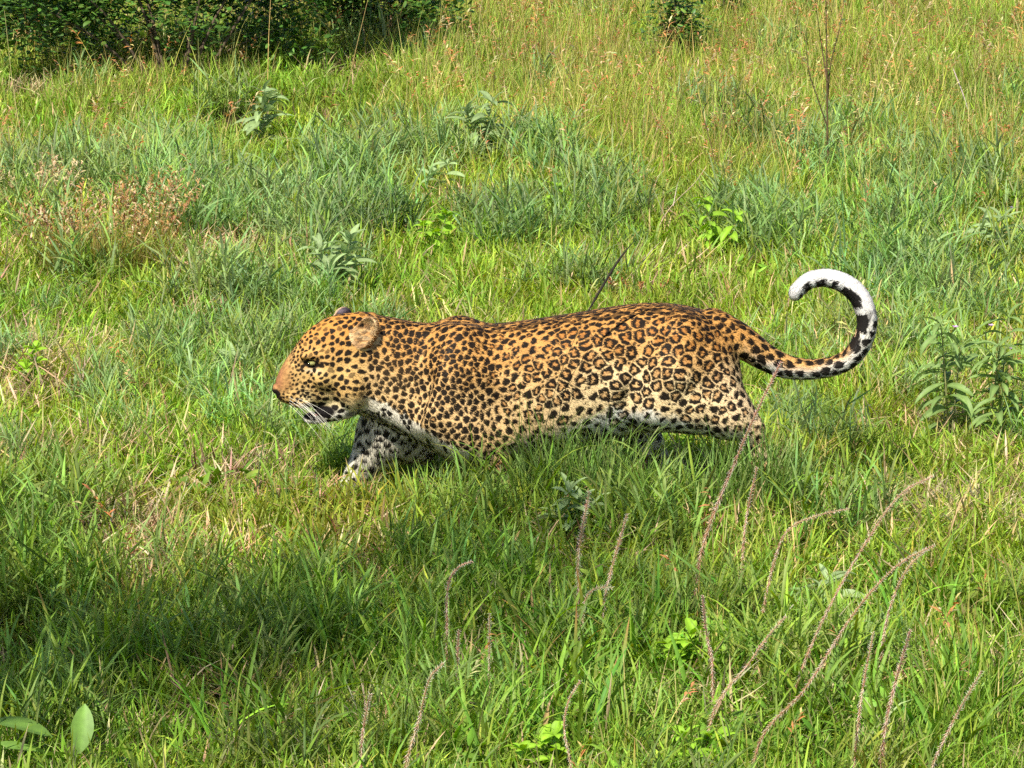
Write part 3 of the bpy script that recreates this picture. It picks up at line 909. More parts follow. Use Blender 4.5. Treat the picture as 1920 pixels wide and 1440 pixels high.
# vertex buckets
bs = .05
bk = np.floor(V / bs).astype(int)
hkey = (bk[:, 0] + 100) * 1000000 + (bk[:, 1] + 100) * 1000 + (bk[:, 2] + 100)
srt = np.argsort(hkey, kind='stable'); hs = hkey[srt]
bstart = {}
uq, st_ = np.unique(hs, return_index=True)
en_ = np.append(st_[1:], len(hs))
bmap = {int(k): srt[a:b] for k, a, b in zip(uq, st_, en_)}
WARP1 = np.stack((vnoise(V * 130, 5), vnoise(V * 130, 6), vnoise(V * 130, 7)), 1) * .0022 + np.stack((vnoise(V * 55, 8), vnoise(V * 55, 9), vnoise(V * 55, 10)), 1) * .0035
WARP1 *= np.where(ishead, .45, 1)[:, None]
def t_big(i): return U[i] > 880
for (i, (pt, ring, fr, stv, ang), tail, head, leg) in spots:
    p3, n = V[i], NRM[i]
    if tail: f = ttan[TI[i]]
    elif leg: f = np.array((1, 0, .12))
    else:
        an = ang + random.uniform(-.35, .35)
        if head: an = math.atan2(-(W[i] - 740), (U[i] - 500)) * -1 + random.uniform(-.6, .6); an = -an
        f = np.array((math.cos(an), 0, math.sin(an)))
    e1 = f - n * (f @ n); ln = np.linalg.norm(e1)
    if ln < .05: e1 = np.cross(n, (0, 1, 0)); ln = np.linalg.norm(e1)
    e1 /= ln; e2 = np.cross(n, e1)
    R = pt * 1.1
    b0 = np.floor((p3 - R) / bs).astype(int); b1 = np.floor((p3 + R) / bs).astype(int)
    ids = [bmap[k] for k in ((x + 100) * 1000000 + (y + 100) * 1000 + z + 100 for x in range(b0[0], b1[0] + 1) for y in range(b0[1], b1[1] + 1) for z in range(b0[2], b1[2] + 1)) if k in bmap]
    if not ids: continue
    ids = np.concatenate(ids)
    q = V[ids] - p3
    ids = ids[((q * q).sum(1) < R * R) & (NRM[ids] @ n > .1)]
    q = V[ids] - p3 + WARP1[ids]
    nd = np.sqrt((q * q).sum(1)) / pt
    od = D1[ids]
    D2[ids] = np.minimum(D2[ids], np.maximum(od, nd)); D1[ids] = np.minimum(od, nd)
    a, b = q @ e1, q @ e2
    sv = stv * random.uniform(.85, 1.2)
    a, b = a / math.sqrt(sv), b * math.sqrt(sv)
    r = np.sqrt(a * a + b * b); th = np.arctan2(b, a)
    ph = [random.uniform(0, 6.28) for _ in range(5)]
    shp = 1 + .13 * np.sin(2 * th + ph[0]) + .09 * np.sin(3 * th + ph[1]) + .05 * np.sin(5 * th + ph[2])
    soft = .0016 if not head else .0013
    if random.random() < ring:
        r0 = pt * .385 * random.uniform(.9, 1.08)
        tk = pt * random.uniform(.165, .205) * (1 + .30 * np.sin(random.choice((2, 3)) * th + ph[3]) + .25 * np.sin(random.choice((4, 5)) * th + ph[4]))
        if random.random() < .55:                 # one open side
            gdir = random.uniform(-3.14, 3.14); gw = random.uniform(.25, .6)
            dth = np.abs((th - gdir + np.pi) % (2 * np.pi) - np.pi)
            tk = tk * sstep(gw * .4, gw * 1.2, dth) - .002 * (1 - sstep(gw * .4, gw, dth))
        d = np.abs(r * shp - r0) - tk
        BLK[ids] = np.maximum(BLK[ids], sstep(soft, -soft, d))
        MIDT[ids] = np.maximum(MIDT[ids], sstep(r0, r0 * .6, r * shp))
    else:
        s0 = pt * fr * random.uniform(.72, 1.12) * (.86 if head else .92)
        if leg: s0 *= .95
        if not (leg or tail or head) and t_big(i): s0 = min(s0, .0125 * random.uniform(.8, 1.1))
        d = r * shp - s0
        if ring > .2 and random.random() < .5:    # half moon
            o = s0 * .9
            d = np.maximum(d, s0 * .55 - np.sqrt((a - o * math.cos(ph[3])) ** 2 + (b - o * math.sin(ph[3])) ** 2))
            MIDT[ids] = np.maximum(MIDT[ids], sstep(s0 * 1.1, s0 * .5, r) * .7)
        BLK[ids] = np.maximum(BLK[ids], sstep(soft, -soft, d) * (1.0 if random.random() > .12 or not head else .7))
BLK *= sstep(.04, .14, D2 - D1)              # the pale net between neighbouring marks
MIDT *= sstep(.04, .16, D2 - D1)
# faint spots on the soft part of the neck, none on the nose bridge
BLK *= 1 - .04 * np.exp(-((U - 735) / 40) ** 2 - ((W - 690) / 45) ** 2) * (~istail)
BLK *= 1 - .82 * sstep(552, 538, U) * sstep(728, 715, W) * (W > 630)
BLK *= 1 - (sstep(.60, .66, TSs) * istail)
BLK *= 1 - .9 * strip * sstep(tx - 46, tx - 38, W) * sstep(tx - 10, tx - 16, W) * (NZ1 < .25)
# dark flecks along the spine
spine = (T < .03) & (U > 880) & (U < 1400) & ~istail
BLK = np.maximum(BLK, spine * sstep(.05, .35, NZ2 + .2) * .8)
# black bars on the inner side of the tail's end
for (s0, s1, hgt) in ((.50, .555, .0), (.585, .648, .25), (.675, .765, .22), (.785, .815, .18), (.825, .865, .22), (.885, .915, .30), (.928, .95, -.4)):
    sc_ = ts[-1] / .95
    a, b = s0 * sc_, s1 * sc_
    m = sstep(a - .006, a + .003, TSs + .006 * NZ3) * sstep(b + .006, b - .003, TSs + .006 * NZ3)
    lim = -hgt + .35 * np.abs((TSs - (a + b) / 2) / (b - a) * 2) ** 2 - .0
    BLK = np.maximum(BLK, istail * m * sstep(-.06, .06, TIN - lim + .15 * NZ2))
BLACK = srgb(20, 15, 13)
cc_ = mix(BASE, BASE * np.array((.72, .58, .45)), MIDT * .9)
cc_ = mix(cc_, BLACK, np.clip(BLK, 0, 1) * .985)
def dab(u, w, ru, rw, col, amt=1.0, side=None, rot=0.0):
    global cc_
    du, dw = U - u, W - w
    a = du * math.cos(rot) + dw * math.sin(rot); b = -du * math.sin(rot) + dw * math.cos(rot)
    m = sstep(1.15, .8, np.sqrt((a / ru) ** 2 + (b / rw) ** 2)) * ishead * (1 if side is None else (SIDE < side))
    cc_ = mix(cc_, np.asarray(col), m * amt)
dab(518, 729, 11, 9, srgb(34, 24, 24))                              # nose leather
dab(527, 738, 4, 7, srgb(40, 26, 24), .9, rot=.6)
dab(561, 759, 30, 1.6, srgb(40, 26, 22), .9, rot=.28)              # upper lip line
dab(597, 765, 36, 13, srgb(18, 13, 13), 1.0, rot=-.18)              # open mouth and dark lips
dab(566, 771, 9, 5, srgb(20, 15, 16), 1.0)
dab(590, 787, 26, 6, srgb(226, 222, 220), .9)                      # white chin
dab(586, 671, 17, 8, srgb(28, 20, 15), 1.0, rot=.12)             # eye rim
dab(568, 680, 10, 2.4, srgb(36, 24, 18), .95, rot=-.75)            # tear line
dab(612, 668, 12, 2.0, srgb(36, 24, 18), .9, rot=.05)
for k in range(4):                                                 # whisker rows
    for j in range(7):
        dab(541 + 9.0 * j + 2 * (k % 2), 717 + 8.5 * k + .10 * 9 * j, 3.4, 1.5, srgb(40, 26, 20), .85, rot=.1)
# ears
en = V - NEAR_EAR; ef = V - FAR_EAR
neard = np.linalg.norm(en / np.array((.052, .05, .056)), axis=1)
fard = np.linalg.norm(ef / np.array((.05, .05, .056)), axis=1)
nin = (neard < 1) & (SIDE < -.066)
facing = NRM @ np.array((-.55, -.80, .25))
ein = nin * sstep(.05, .5, facing)
cc_ = mix(cc_, np.clip(mix(np.tile(srgb(214, 182, 136), (len(V), 1)), srgb(160, 124, 86), sstep(-.2, .5, vnoise(np.stack((V[:, 0] * 40, V[:, 1] * 40, V[:, 2] * 160), 1), 20))), 0, 1), ein * (.55 + .4 * sstep(.55, .95, neard)))
cc_ = mix(cc_, srgb(176, 106, 48), nin * (1 - sstep(.0, .45, facing)) * sstep(.70, .90, neard + .1) * .85)
fin = (fard < 1.02) & (SIDE > .030) & (W < 612)
backf = NRM @ np.array((.55, -.70, -.10))
cc_ = mix(cc_, srgb(38, 30, 34), fin * sstep(-.1, .3, backf))
cc_ = mix(cc_, srgb(108, 96, 104), fin * sstep(-.1, .3, backf) * np.exp(-((U - 636) / 13) ** 2 - ((W - 588) / 4.5) ** 2) * .9)
cc_ = mix(cc_, srgb(205, 180, 150), fin * sstep(.25, -.15, backf))
COAT = np.clip(cc_ * .90, .004, .9)

# ---- skin mesh
def coat_material():
    m, nt, out = new_mat("coat")
    N, L = nt.nodes.new, nt.links.new
    at = N("ShaderNodeAttribute"); at.attribute_name = "col"
    tc = N("ShaderNodeTexCoord")
    nz = N("ShaderNodeTexNoise"); nz.inputs["Scale"].default_value = 420; nz.inputs["Detail"].default_value = 2
    mp = N("ShaderNodeMapping"); mp.inputs["Scale"].default_value = (.35, 1, 1)
    L(tc.outputs["Object"], mp.inputs[0]); L(mp.outputs[0], nz.inputs["Vector"])
    bp = N("ShaderNodeBump"); bp.inputs["Strength"].default_value = .35; bp.inputs["Distance"].default_value = .003
    L(nz.outputs[0], bp.inputs["Height"])
    pr = N("ShaderNodeBsdfPrincipled"); pr.inputs["Roughness"].default_value = .75; pr.inputs["Specular IOR Level"].default_value = .12
    L(at.outputs["Color"], pr.inputs["Base Color"]); L(bp.outputs[0], pr.inputs["Normal"])
    L(pr.outputs[0], out.inputs["Surface"])
    return m
body = link("body", mesh_np("body", V, Q, coat_material(), True, COAT), leo)

# ---- fur: short hairs lying along the body
def fur_material():
    m, nt, out = new_mat("fur")
    N, L = nt.nodes.new, nt.links.new
    at = N("ShaderNodeAttribute"); at.attribute_name = "fcol"
    an = N("ShaderNodeAttribute"); an.attribute_name = "snorm"
    pr = N("ShaderNodeBsdfPrincipled"); pr.inputs["Roughness"].default_value = .55; pr.inputs["Specular IOR Level"].default_value = .18
    L(at.outputs["Color"], pr.inputs["Base Color"]); L(an.outputs["Vector"], pr.inputs["Normal"])
    L(pr.outputs[0], out.inputs["Surface"])
    return m
NH = 170000
fq = RNG.integers(0, len(Q), NH)
bu, bv = RNG.random((NH, 1)), RNG.random((NH, 1))
qa = Q[fq]
root = (V[qa[:, 0]] * (1 - bu) + V[qa[:, 1]] * bu) * (1 - bv) + (V[qa[:, 3]] * (1 - bu) + V[qa[:, 2]] * bu) * bv
vi = qa[np.arange(NH), (bu[:, 0] > .5) * 1 ^ 0]
nr = NRM[vi]
flow = np.tile(np.array((1.0, 0, -.28)), (NH, 1))
flow[:, 2] -= .8 * np.clip((T[vi] - .45) * 1.6, 0, 1.2) * (~ishead[vi])
hd = ishead[vi]
flow[hd] = np.stack(((U[vi][hd] - 505) / 100, np.sign(SIDE[vi][hd]) * .25, -(W[vi][hd] - 715) / 170), 1)
lg = (W[vi] > BOTL[vi]) & ~hd
flow[lg] = (0.1, 0, -1)
tlm = istail[vi]
flow[tlm] = ttan[TI[vi][tlm]]
flow += RNG.normal(0, .16, (NH, 3))
flow -= nr * (flow * nr).sum(1)[:, None]
flow /= np.linalg.norm(flow, axis=1)[:, None] + 1e-9
ln = np.where(hd, .004, .0068) * RNG.uniform(.7, 1.3, NH)
ln *= 1 + .9 * sstep(.80, 1.0, T[vi]) * (~hd) * (~tlm) + tlm * .4
ln *= np.where(hd, np.interp(U[vi], [525, 570, 640, 700], [.4, .6, 1.1, 1.5]), 1)
ln *= 1 + .8 * (nin[vi] * 1.0)
lift = np.where(tlm, .15, .16 + .12 * sstep(.80, 1.0, T[vi])) + RNG.normal(0, .06, NH)
ln = ln[:, None]; lf = lift[:, None]
p0 = root - nr * .0006
p1 = root + flow * ln * .45 + nr * ln * lf * .55
p2 = root + flow * ln + nr * ln * lf * .72
pts = np.stack((p0, p1, p2), 1).reshape(-1, 3).astype(np.float32)
hc_ = bpy.data.hair_curves.new("fur")
hc_.add_curves([3] * NH)
hc_.attributes["position"].data.foreach_set("vector", pts.ravel()) if "position" in hc_.attributes else hc_.points.foreach_set("position", pts.ravel())
ra = hc_.attributes.get("radius") or hc_.attributes.new("radius", 'FLOAT', 'POINT')
ra.data.foreach_set("value", np.tile(np.array((.00055, .00048, .00012), np.float32), NH))
fc = hc_.attributes.new("fcol", 'FLOAT_COLOR', 'CURVE')
fcv = np.ones((NH, 4), np.float32)
fcv[:, :3] = np.clip(COAT[vi] * RNG.uniform(.90, 1.10, (NH, 1)), .003, .95)
fc.data.foreach_set("color", fcv.ravel())
sn = hc_.attributes.new("snorm", 'FLOAT_VECTOR', 'CURVE')
sv_ = nr + flow * .15 + RNG.normal(0, .06, (NH, 3)); sv_ /= np.linalg.norm(sv_, axis=1)[:, None]
sn.data.foreach_set("vector", sv_.astype(np.float32).ravel())
hc_.materials.append(fur_material())
link("fur", hc_, leo)

# ---- eyes, whiskers, tongue
def headpt(px, py, dy):
    p = HL(px, py, dy)
    c, s = math.cos(HEAD_YAW), math.sin(HEAD_YAW)
    dx = p[0] - HEAD_PIV[0]
    return np.array((HEAD_PIV[0] + c * dx - s * p[1], s * dx + c * p[1], p[2]))
def ball(mb, c, r, col, n=14, m=10, sq=(1, 1, 1)):
    th = np.linspace(0, 2 * np.pi, n, endpoint=False); ph = np.linspace(0, np.pi, m)
    Vb = np.array([[math.sin(p) * math.cos(t), math.sin(p) * math.sin(t), math.cos(p)] for p in ph for t in th]) * r * np.array(sq) + c
    i, j = np.meshgrid(np.arange(m - 1), np.arange(n), indexing='ij')
    F = np.stack((i * n + j, (i + 1) * n + j, (i + 1) * n + (j + 1) % n, i * n + (j + 1) % n), -1).reshape(-1, 4)
    mb.add(Vb, col, F4=F)
    return Vb
M_EYE = col_material("eye_wet", .08, .6, .02)
M_DARK = col_material("dark_skin", .4, .4, .1)
M_HAIR = col_material("whisker_hair", .4, .4, .02)
for s in (-1, 1):
    ec = headpt(579, 670, s * .0520)
    mb = MB(); ball(mb, ec, .0112, srgb(140, 138, 84), sq=(1.1, 1, .66))
    ey = link("eye", mb.mesh("eye", M_EYE), leo)
    mb = MB(); gz = headpt(569, 670, s * .0620) ; ball(mb, ec + (gz - ec) / np.linalg.norm(gz - ec) * .0092, .0045, srgb(8, 7, 7))
    link("pupil", mb.mesh("pupil", M_EYE), ey)
mb = MB()
ball(mb, headpt(586, 773, 0), .014, srgb(150, 70, 66), sq=(1.6, 1.0, .35))
link("tongue", mb.mesh("tongue", M_DARK), leo)
for s in (-1, 1):
    for k in range(16):
        r0 = headpt(538 + 7.0 * (k % 5), 733 + 5.0 * (k // 5) + 1.2 * (k % 5), s * .042)
        ln_ = random.uniform(.08, .16)
        d = np.array((.85, s * random.uniform(.15, .7), -.34 + random.uniform(-.30, .16)))
        d /= np.linalg.norm(d)
        tt = np.linspace(0, 1, 8)[:, None]
        wp = r0 + d * ln_ * tt + np.array((0.0, 0, -.03)) * tt ** 2
        mb = MB(); mb.tube(wp, np.linspace(.00062, .0002, 8), srgb(225, 220, 205), k=4)
        link("whisker", mb.mesh("whisker", M_HAIR), leo)
print("leopard done", round(time.time() - TS, 1))
# ------------------------------------------------------------------ plants one can pick out
M_LEAF = leaf_material("herb_leaf", .34, .5, .3, vary=.12, noise_scale=45)
M_BUSH = leaf_material("bush_leaf", .30, .42, .35, vary=.15, noise_scale=30)
M_STEM = col_material("plant_stem", .7, .2, .2)
M_BARK = col_material("bark", .9, .1, .35, 25)
PR = np.random.default_rng(5)
def leaf_mesh(name, L, w, curl, fold, col, mat=None, n=8, wave=.0, taper=1.0, back=None):
    """a leaf along +X with midrib fold, drooping by curl"""
    t = np.linspace(0, 1, n)
    a = -curl * t ** 1.3
    d = np.stack((np.cos(a), 0 * a, np.sin(a)), 1)
    pts = np.vstack((np.zeros(3), np.cumsum((d[:-1] + d[1:]) * .5 * L / (n - 1), 0)))
    hw = w * np.sin(np.pi * np.clip(t ** taper * .96 + .03, 0, 1)) ** .8
    hw[0], hw[-1] = w * .08, w * .03
    pts[:, 1] += wave * np.sin(t * 5.0)
    mb = MB()
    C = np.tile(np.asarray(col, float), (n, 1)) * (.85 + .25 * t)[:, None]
    T_ = np.gradient(pts, axis=0)
    S = np.tile(np.array((0, 1.0, 0)), (n, 1))
    N_ = np.cross(T_, S); N_ /= np.linalg.norm(N_, axis=1)[:, None]
    Lr = pts + S * hw[:, None] + N_ * (hw * fold)[:, None]
    Lm = pts + S * hw[:, None] * .5 + N_ * (hw * fold * .62)[:, None]
    Rm = pts - S * hw[:, None] * .5 + N_ * (hw * fold * .62)[:, None]
    Rr = pts - S * hw[:, None] + N_ * (hw * fold)[:, None]
    V5 = np.stack((Lr, Lm, pts, Rm, Rr), 1).reshape(-1, 3)
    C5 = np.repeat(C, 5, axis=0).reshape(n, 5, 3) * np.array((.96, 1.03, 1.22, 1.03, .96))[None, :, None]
    i = np.arange(n - 1)[:, None]; k = np.arange(4)[None]
    F = np.stack((5 * i + k, 5 * i + k + 1, 5 * (i + 1) + k + 1, 5 * (i + 1) + k), -1).reshape(-1, 4)
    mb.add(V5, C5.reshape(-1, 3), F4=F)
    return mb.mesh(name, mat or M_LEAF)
def base_at(px, py):
    g = G(px, py)
    return Vector((g[0], g[1], float(ghz(np.array(g[0]), np.array(g[1])))))
def leaf_set(key, L, w, curl, fold, col, n=5, vary=.25, **kw):
    return [leaf_mesh(key, L * PR.uniform(1 - vary, 1 + vary * .6), w * PR.uniform(.85, 1.15), curl * PR.uniform(.5, 1.3), fold * PR.uniform(.7, 1.3), np.asarray(col) * PR.uniform(.85, 1.15), **kw) for _ in range(n)]
def herb(name, label, cat, px, py, stems, leaves, group=None, step=.04, lean=.2, pitch=(.1, .9), stemcol=(.20, .24, .08), srad=.0028, per=2, first=.15, top=6, azb=None):
    """leafy herb: stems is a list of heights; leaves are placed in pairs up each stem and in a tuft at its top"""
    root = link(name, None, loc=base_at(px, py)); root.empty_display_size = .1
    tag(root, label, cat, group)
    for h in stems:
        az, ln_ = PR.uniform(0, 6.28), PR.uniform(.3, 1) * lean
        if azb is not None: az = azb
        off = PR.normal(0, .012, 3) * (len(stems) > 1); off[2] = 0
        t = np.linspace(0, 1, 7)[:, None]
        tipv = np.array((math.cos(az) * ln_ * h, math.sin(az) * ln_ * h, h))
        pts = off + tipv * t + np.array((math.cos(az), math.sin(az), 0)) * ln_ * h * .4 * (t ** 2 - t)
        mb = MB(); mb.tube(pts, np.linspace(srad, srad * .45, 7), jit(stemcol, PR, .1), k=5)
        link("stem", mb.mesh("stem", M_STEM), root)
        k, z = 0, first * h
        a0 = PR.uniform(0, 6.28)
        while z < h:
            for q in range(per):
                f = z / h
                p = np.array([np.interp(f, t[:, 0], pts[:, c]) for c in range(3)])
                a = a0 + k * 1.57 + q * (6.283 / per) + PR.normal(0, .35)
                link("leaf", leaves[PR.integers(len(leaves))], root, p, (PR.normal(0, .35), -PR.uniform(*pitch), a), PR.uniform(.75, 1.15) * (.75 + .35 * math.sin(3.14 * f)))
            k += 1; z += step * PR.uniform(.75, 1.25)
        for q in range(top):
            link("leaf", leaves[PR.integers(len(leaves))], root, pts[-1], (PR.normal(0, .3), -PR.uniform(pitch[0] + .2, pitch[1] + .5), q * 6.283 / max(1, top) + PR.normal(0, .3)), PR.uniform(.5, .85))
    return root
def flower(root, p, col, size=.011, n=5, centre=(.5, .35, .08), nm="petal"):
    mb = MB()
    me = leaf_mesh(nm, size, size * .42, -.4, .2, col, n=4)
    for k in range(n):
        link(nm, me, root, p, (0, -.35, k * 6.283 / n))
    mb = MB(); ball(mb, np.zeros(3), size * .22, centre, n=8, m=6)
    link("flower_centre", mb.mesh("flower_centre", M_LEAF), root, p)

SAGE = np.array((.29, .39, .17))
sage = leaf_set("sage_leaf", .14, .018, 1.1, .45, SAGE, 6)
sage_s = leaf_set("sage_leaf", .11, .014, 1.0, .45, SAGE * 1.05, 5)
SG = "grey-green herbs with arching leaves"
herb("sage_herb", "grey-green herb with arching leaves just above the leopard's far ear", "herb", 622, 590, [.26, .23, .2, .17], sage, SG, .035, .38, (.1, .8), top=7)
herb("sage_herb", "tall grey-green herb with drooping leaves in the pale patch near the dark bush", "herb", 492, 275, [.27, .24, .2], sage, SG, .045, .15, (.0, .8), top=6)
herb("sage_herb", "bushy grey-green herb with drooping leaves beside the yellow-green grass at upper centre", "herb", 905, 320, [.30, .25, .2, .18], sage, SG, .045, .35, (.0, .8), top=6)
herb("sage_herb", "low grey-green herb right of the two drooping ones, half buried in grass", "herb", 810, 400, [.20, .15], sage_s, SG, .035, .3, (.0, .8))
herb("sage_herb", "small pale herb with flat arching leaves left of the leopard's brow", "herb", 432, 735, [.15, .12], sage_s, SG, .03, .25, (.1, .6))
herb("sage_herb", "drooping grey-green herb at the right edge above the flowering pair", "herb", 1868, 520, [.22, .18, .14], sage, SG, .035, .3, (.0, .7))
herb("sage_herb", "grey-green herb in shade in front of the leopard's belly", "herb", 1075, 1035, [.20, .16, .15, .12], sage_s, SG, .03, .4, (.0, .7))
herb("sage_herb", "solitary broad grey leaf plant lying in shade below the tail", "herb", 1530, 1135, [.10, .08], sage, SG, .04, .5, (.0, .5), top=3)
big = leaf_set("herb_leaf", .15, .012, 1.3, .45, (.20, .30, .09), 6)
r1 = herb("flowering_herb", "leafy upright herb with one lilac flower right of the leopard's tail", "herb", 1772, 832, [.42, .34, .26], big, "tall leafy herbs with lilac flowers", .045, .12, (-.1, .7), top=4, srad=.004, first=.3)
flower(r1, Vector((.022, -.03, .41)), (.62, .42, .66), .014)
r2 = herb("flowering_herb", "leafy upright herb with a lilac flower at the frame's right edge", "herb", 1862, 842, [.44, .36, .3, .24], big, "tall leafy herbs with lilac flowers", .048, .14, (-.1, .7), top=6, srad=.004, first=.3)
flower(r2, Vector((-.02, -.03, .43)), (.62, .42, .66), .013)
flower(r2, Vector((.05, -.02, .35)), (.62, .42, .66), .010)
BR = np.array((.27, .47, .035))
bright = leaf_set("bright_leaf", .060, .017, .9, .3, BR, 5)
hang = leaf_set("bright_leaf", .085, .017, 1.5, .5, BR * .95, 5)
BG_ = "bright green leafy herbs"
herb("bright_herb", "bright green broad-leaved herb above the leopard's neck", "herb", 826, 505, [.21, .18, .15], bright, BG_, .026, .45, (.0, .8), top=6)
herb("bright_herb", "small lime-green herb with round leaves at upper centre", "herb", 1033, 430, [.19, .15], bright, BG_, .03, .3, (.2, 1.0), top=5)
herb("bright_herb", "bright green herb with hanging leaves above the leopard's hips", "herb", 1350, 500, [.28, .24, .2, .16], hang, BG_, .04, .35, (-.4, .6), top=4)
herb("bright_herb", "bright herb with hanging leaves beside a pale dead twig", "herb", 1300, 455, [.2, .15], hang, BG_, .04, .3, (-.4, .5), top=4)
herb("bright_herb", "yellow-green crinkled herb among the flower spikes in front", "herb", 1262, 1300, [.16, .14, .12, .1], bright, BG_, .022, .4, (.0, .8), top=6)
herb("bright_herb", "leafy bright herb in the middle of the bottom edge", "herb", 1010, 1480, [.12, .1, .1], bright, BG_, .024, .5, (.0, .8), top=5)
herb("bright_herb", "low leafy herb under the wide blades at bottom centre right", "herb", 1330, 1470, [.13, .1, .1], bright, BG_, .024, .5, (.0, .8), top=5)
herb("bright_herb", "low bright herb at the left edge beside the straw patch", "herb", 40, 735, [.14, .12, .1], bright, BG_, .022, .6, (.0, .8), top=5)
DK = leaf_set("dark_leaf", .045, .014, .8, .3, (.07, .15, .03), 4)
herb("dark_herb", "dark leafy herb behind the lime herb at upper centre", "herb", 745, 465, [.2, .17, .14], DK, "dark leafy herbs", .022, .4, (.0, .8))
herb("dark_herb", "dark green herb in the reddish tussock at left", "herb", 185, 545, [.13, .12, .11, .1], DK, "dark leafy herbs", .02, .5, (.0, .8))
# broad plant in the bottom left corner
corner = leaf_set("broad_leaf", .15, .032, .5, .28, (.15, .27, .05), 3, .1)
cb = link("corner_plant", None, loc=base_at(110, 1490)); tag(cb, "plant with big oval pale green leaves in the bottom left corner", "plant")
for (dx, dz, az, pt, s) in ((.055, .03, 1.35, 1.15, .85), (-.02, .05, 2.9, .38, 1.15), (-.05, .035, 3.0, .12, 1.05), (.09, .03, .3, .2, .75), (.0, .0, 2.6, .55, .7), (.05, .01, 3.4, .35, .8), (.11, .0, .2, .05, .6), (-.11, .02, 3.3, .6, .7)):
    link("leaf", corner[PR.integers(3)], cb, (dx, PR.normal(0, .02), dz + .10), (PR.normal(0, .3), -pt, az), s)
mb = MB(); mb.tube(np.array(((0, 0, -.01), (.02, 0, .07), (.04, .01, .15))), .005, (.16, .2, .07)); link("stem", mb.mesh("stem", M_STEM), cb)

# flower spikes
def spike(label, pts, vis=.75, dy=0.0, red=.5, r0=.0022):
    """stalk with a long bristly spike; pts are picture points from low to tip, in one upright plane"""
    low = pts[0]
    g = G(low[0], low[1] + 120)
    Y = g[1] + dy
    pp = [P(a, b, Y - LEO_Y) for a, b in pts]
    p0 = pp[0] * 2 - pp[1] if len(pp) > 1 else pp[0]
    th_ = PR.uniform(.75, 1.25)
    foot = np.array((pp[0][0] - (pp[1][0] - pp[0][0]) * .4, Y, ghz(np.array(pp[0][0]), np.array(Y)) - .01))
    K = crom([foot] + pp, 60)
    K[:, 1] += np.linspace(0, 1, 60) ** 2 * PR.uniform(-.04, .04)
    root = link("flower_spike", None, loc=foot)
    tag(root, label, "flower spike", "bristly flower spikes in front of the leopard")
    K = K - foot
    mb = MB(); mb.tube(K, np.linspace(r0 * 1.2, r0 * .6, 60), jit((.36, .23, .11), PR, .12), k=4); link("stem", mb.mesh("stem", M_STEM), root)
    mb = MB()
    seg = np.linalg.norm(np.diff(K, axis=0), axis=1); s_ = np.concatenate(([0], np.cumsum(seg))); Ls = s_[-1]
    Tn = np.gradient(K, axis=0); Tn /= np.linalg.norm(Tn, axis=1)[:, None]
    z = Ls * (1 - vis)
    k = 0
    while z < Ls:
        p = np.array([np.interp(z, s_, K[:, c]) for c in range(3)]); tv = np.array([np.interp(z, s_, Tn[:, c]) for c in range(3)])
        f = (z - Ls * (1 - vis)) / (Ls * vis)
        a = k * 2.39996 + PR.normal(0, .3)
        ref = np.array((0, 1.0, 0)); A = np.cross(tv, ref); A /= np.linalg.norm(A) + 1e-9; B = np.cross(tv, A)
        rd = A * math.cos(a) + B * math.sin(a)
        up = -1 if f < .62 else .6
        d = rd * .75 + tv * .65 * up; d /= np.linalg.norm(d)
        ln_ = (.0095 + .0040 * (1 - f)) * PR.uniform(.6, 1.3) * th_
        pale = np.array((.90, .84, .74)); pink = np.array((.62, .33, .28)); grn = np.array((.52, .56, .30)); brn = np.array((.48, .29, .15))
        c0 = brn * (1 - f) + (pink if PR.random() < red else grn) * f
        c1 = pale if PR.random() < .36 + .55 * f else (pink if PR.random() < red else grn) * .9
        sd = np.cross(d, tv); sd /= np.linalg.norm(sd) + 1e-9
        mb.add(np.array((p + sd * .0019, p - sd * .0019, p + d * ln_)), np.array((c0, c0, c1)), F3=[(0, 1, 2)])
        sd2 = np.cross(sd, d)
        mb.add(np.array((p + sd2 * .0019, p - sd2 * .0011, p + d * ln_ * .9)), np.array((c0, c0, c1)), F3=[(0, 1, 2)])
        z += .0011 * PR.uniform(.6, 1.6); k += 1
    link("spike", mb.mesh("spike", M_LEAF, False), root)
spike("upright pale spike left of its twin in front of the leopard's belly", [(1085, 1130), (1085, 1040), (1105, 925)], .8)
spike("leaning pale spike right of its twin in front of the leopard's belly", [(1130, 1150), (1145, 1070), (1175, 960)], .8)
spike("pale spike with a hooked tip standing in the shade left of centre", [(838, 1190), (840, 1100), (858, 1065), (885, 1052)], .7)
spike("short hooked spike curling over the broad grass blades", [(1092, 1160), (1100, 1120), (1120, 1105), (1148, 1106)], .7, red=.2)
spike("very long thin reddish spike crossing in front of the leopard's hind leg", [(1305, 1100), (1325, 1000), (1385, 850), (1425, 760), (1465, 680)], .85, red=.9)
spike("dark upright spike below the leopard's hock", [(1390, 1090), (1397, 980), (1418, 870)], .6, red=.9)
spike("spike with a long dry curved tip below the tail", [(1430, 1150), (1455, 1040), (1480, 990), (1530, 965), (1590, 950)], .7, red=.8)
spike("short purple spike hanging between the broad blades", [(1335, 1245), (1325, 1190), (1316, 1110)], .8, red=.9)
spike("pale tipped spike slanting right at the front centre", [(1340, 1330), (1400, 1250), (1440, 1195), (1474, 1158)], .8, red=.6)
spike("tallest brown spike of the right-hand bunch with a bent pale tip", [(1500, 1265), (1560, 1130), (1630, 1010), (1690, 930), (1752, 898)], .9, red=.7)
spike("long brown spike of the right-hand bunch slanting from the bottom", [(1430, 1380), (1510, 1290), (1600, 1150), (1680, 1060), (1752, 1018)], .9, red=.6)
spike("slim spike drooping beside the long brown one", [(1655, 1205), (1672, 1130), (1700, 1070), (1738, 1030)], .8, red=.7)
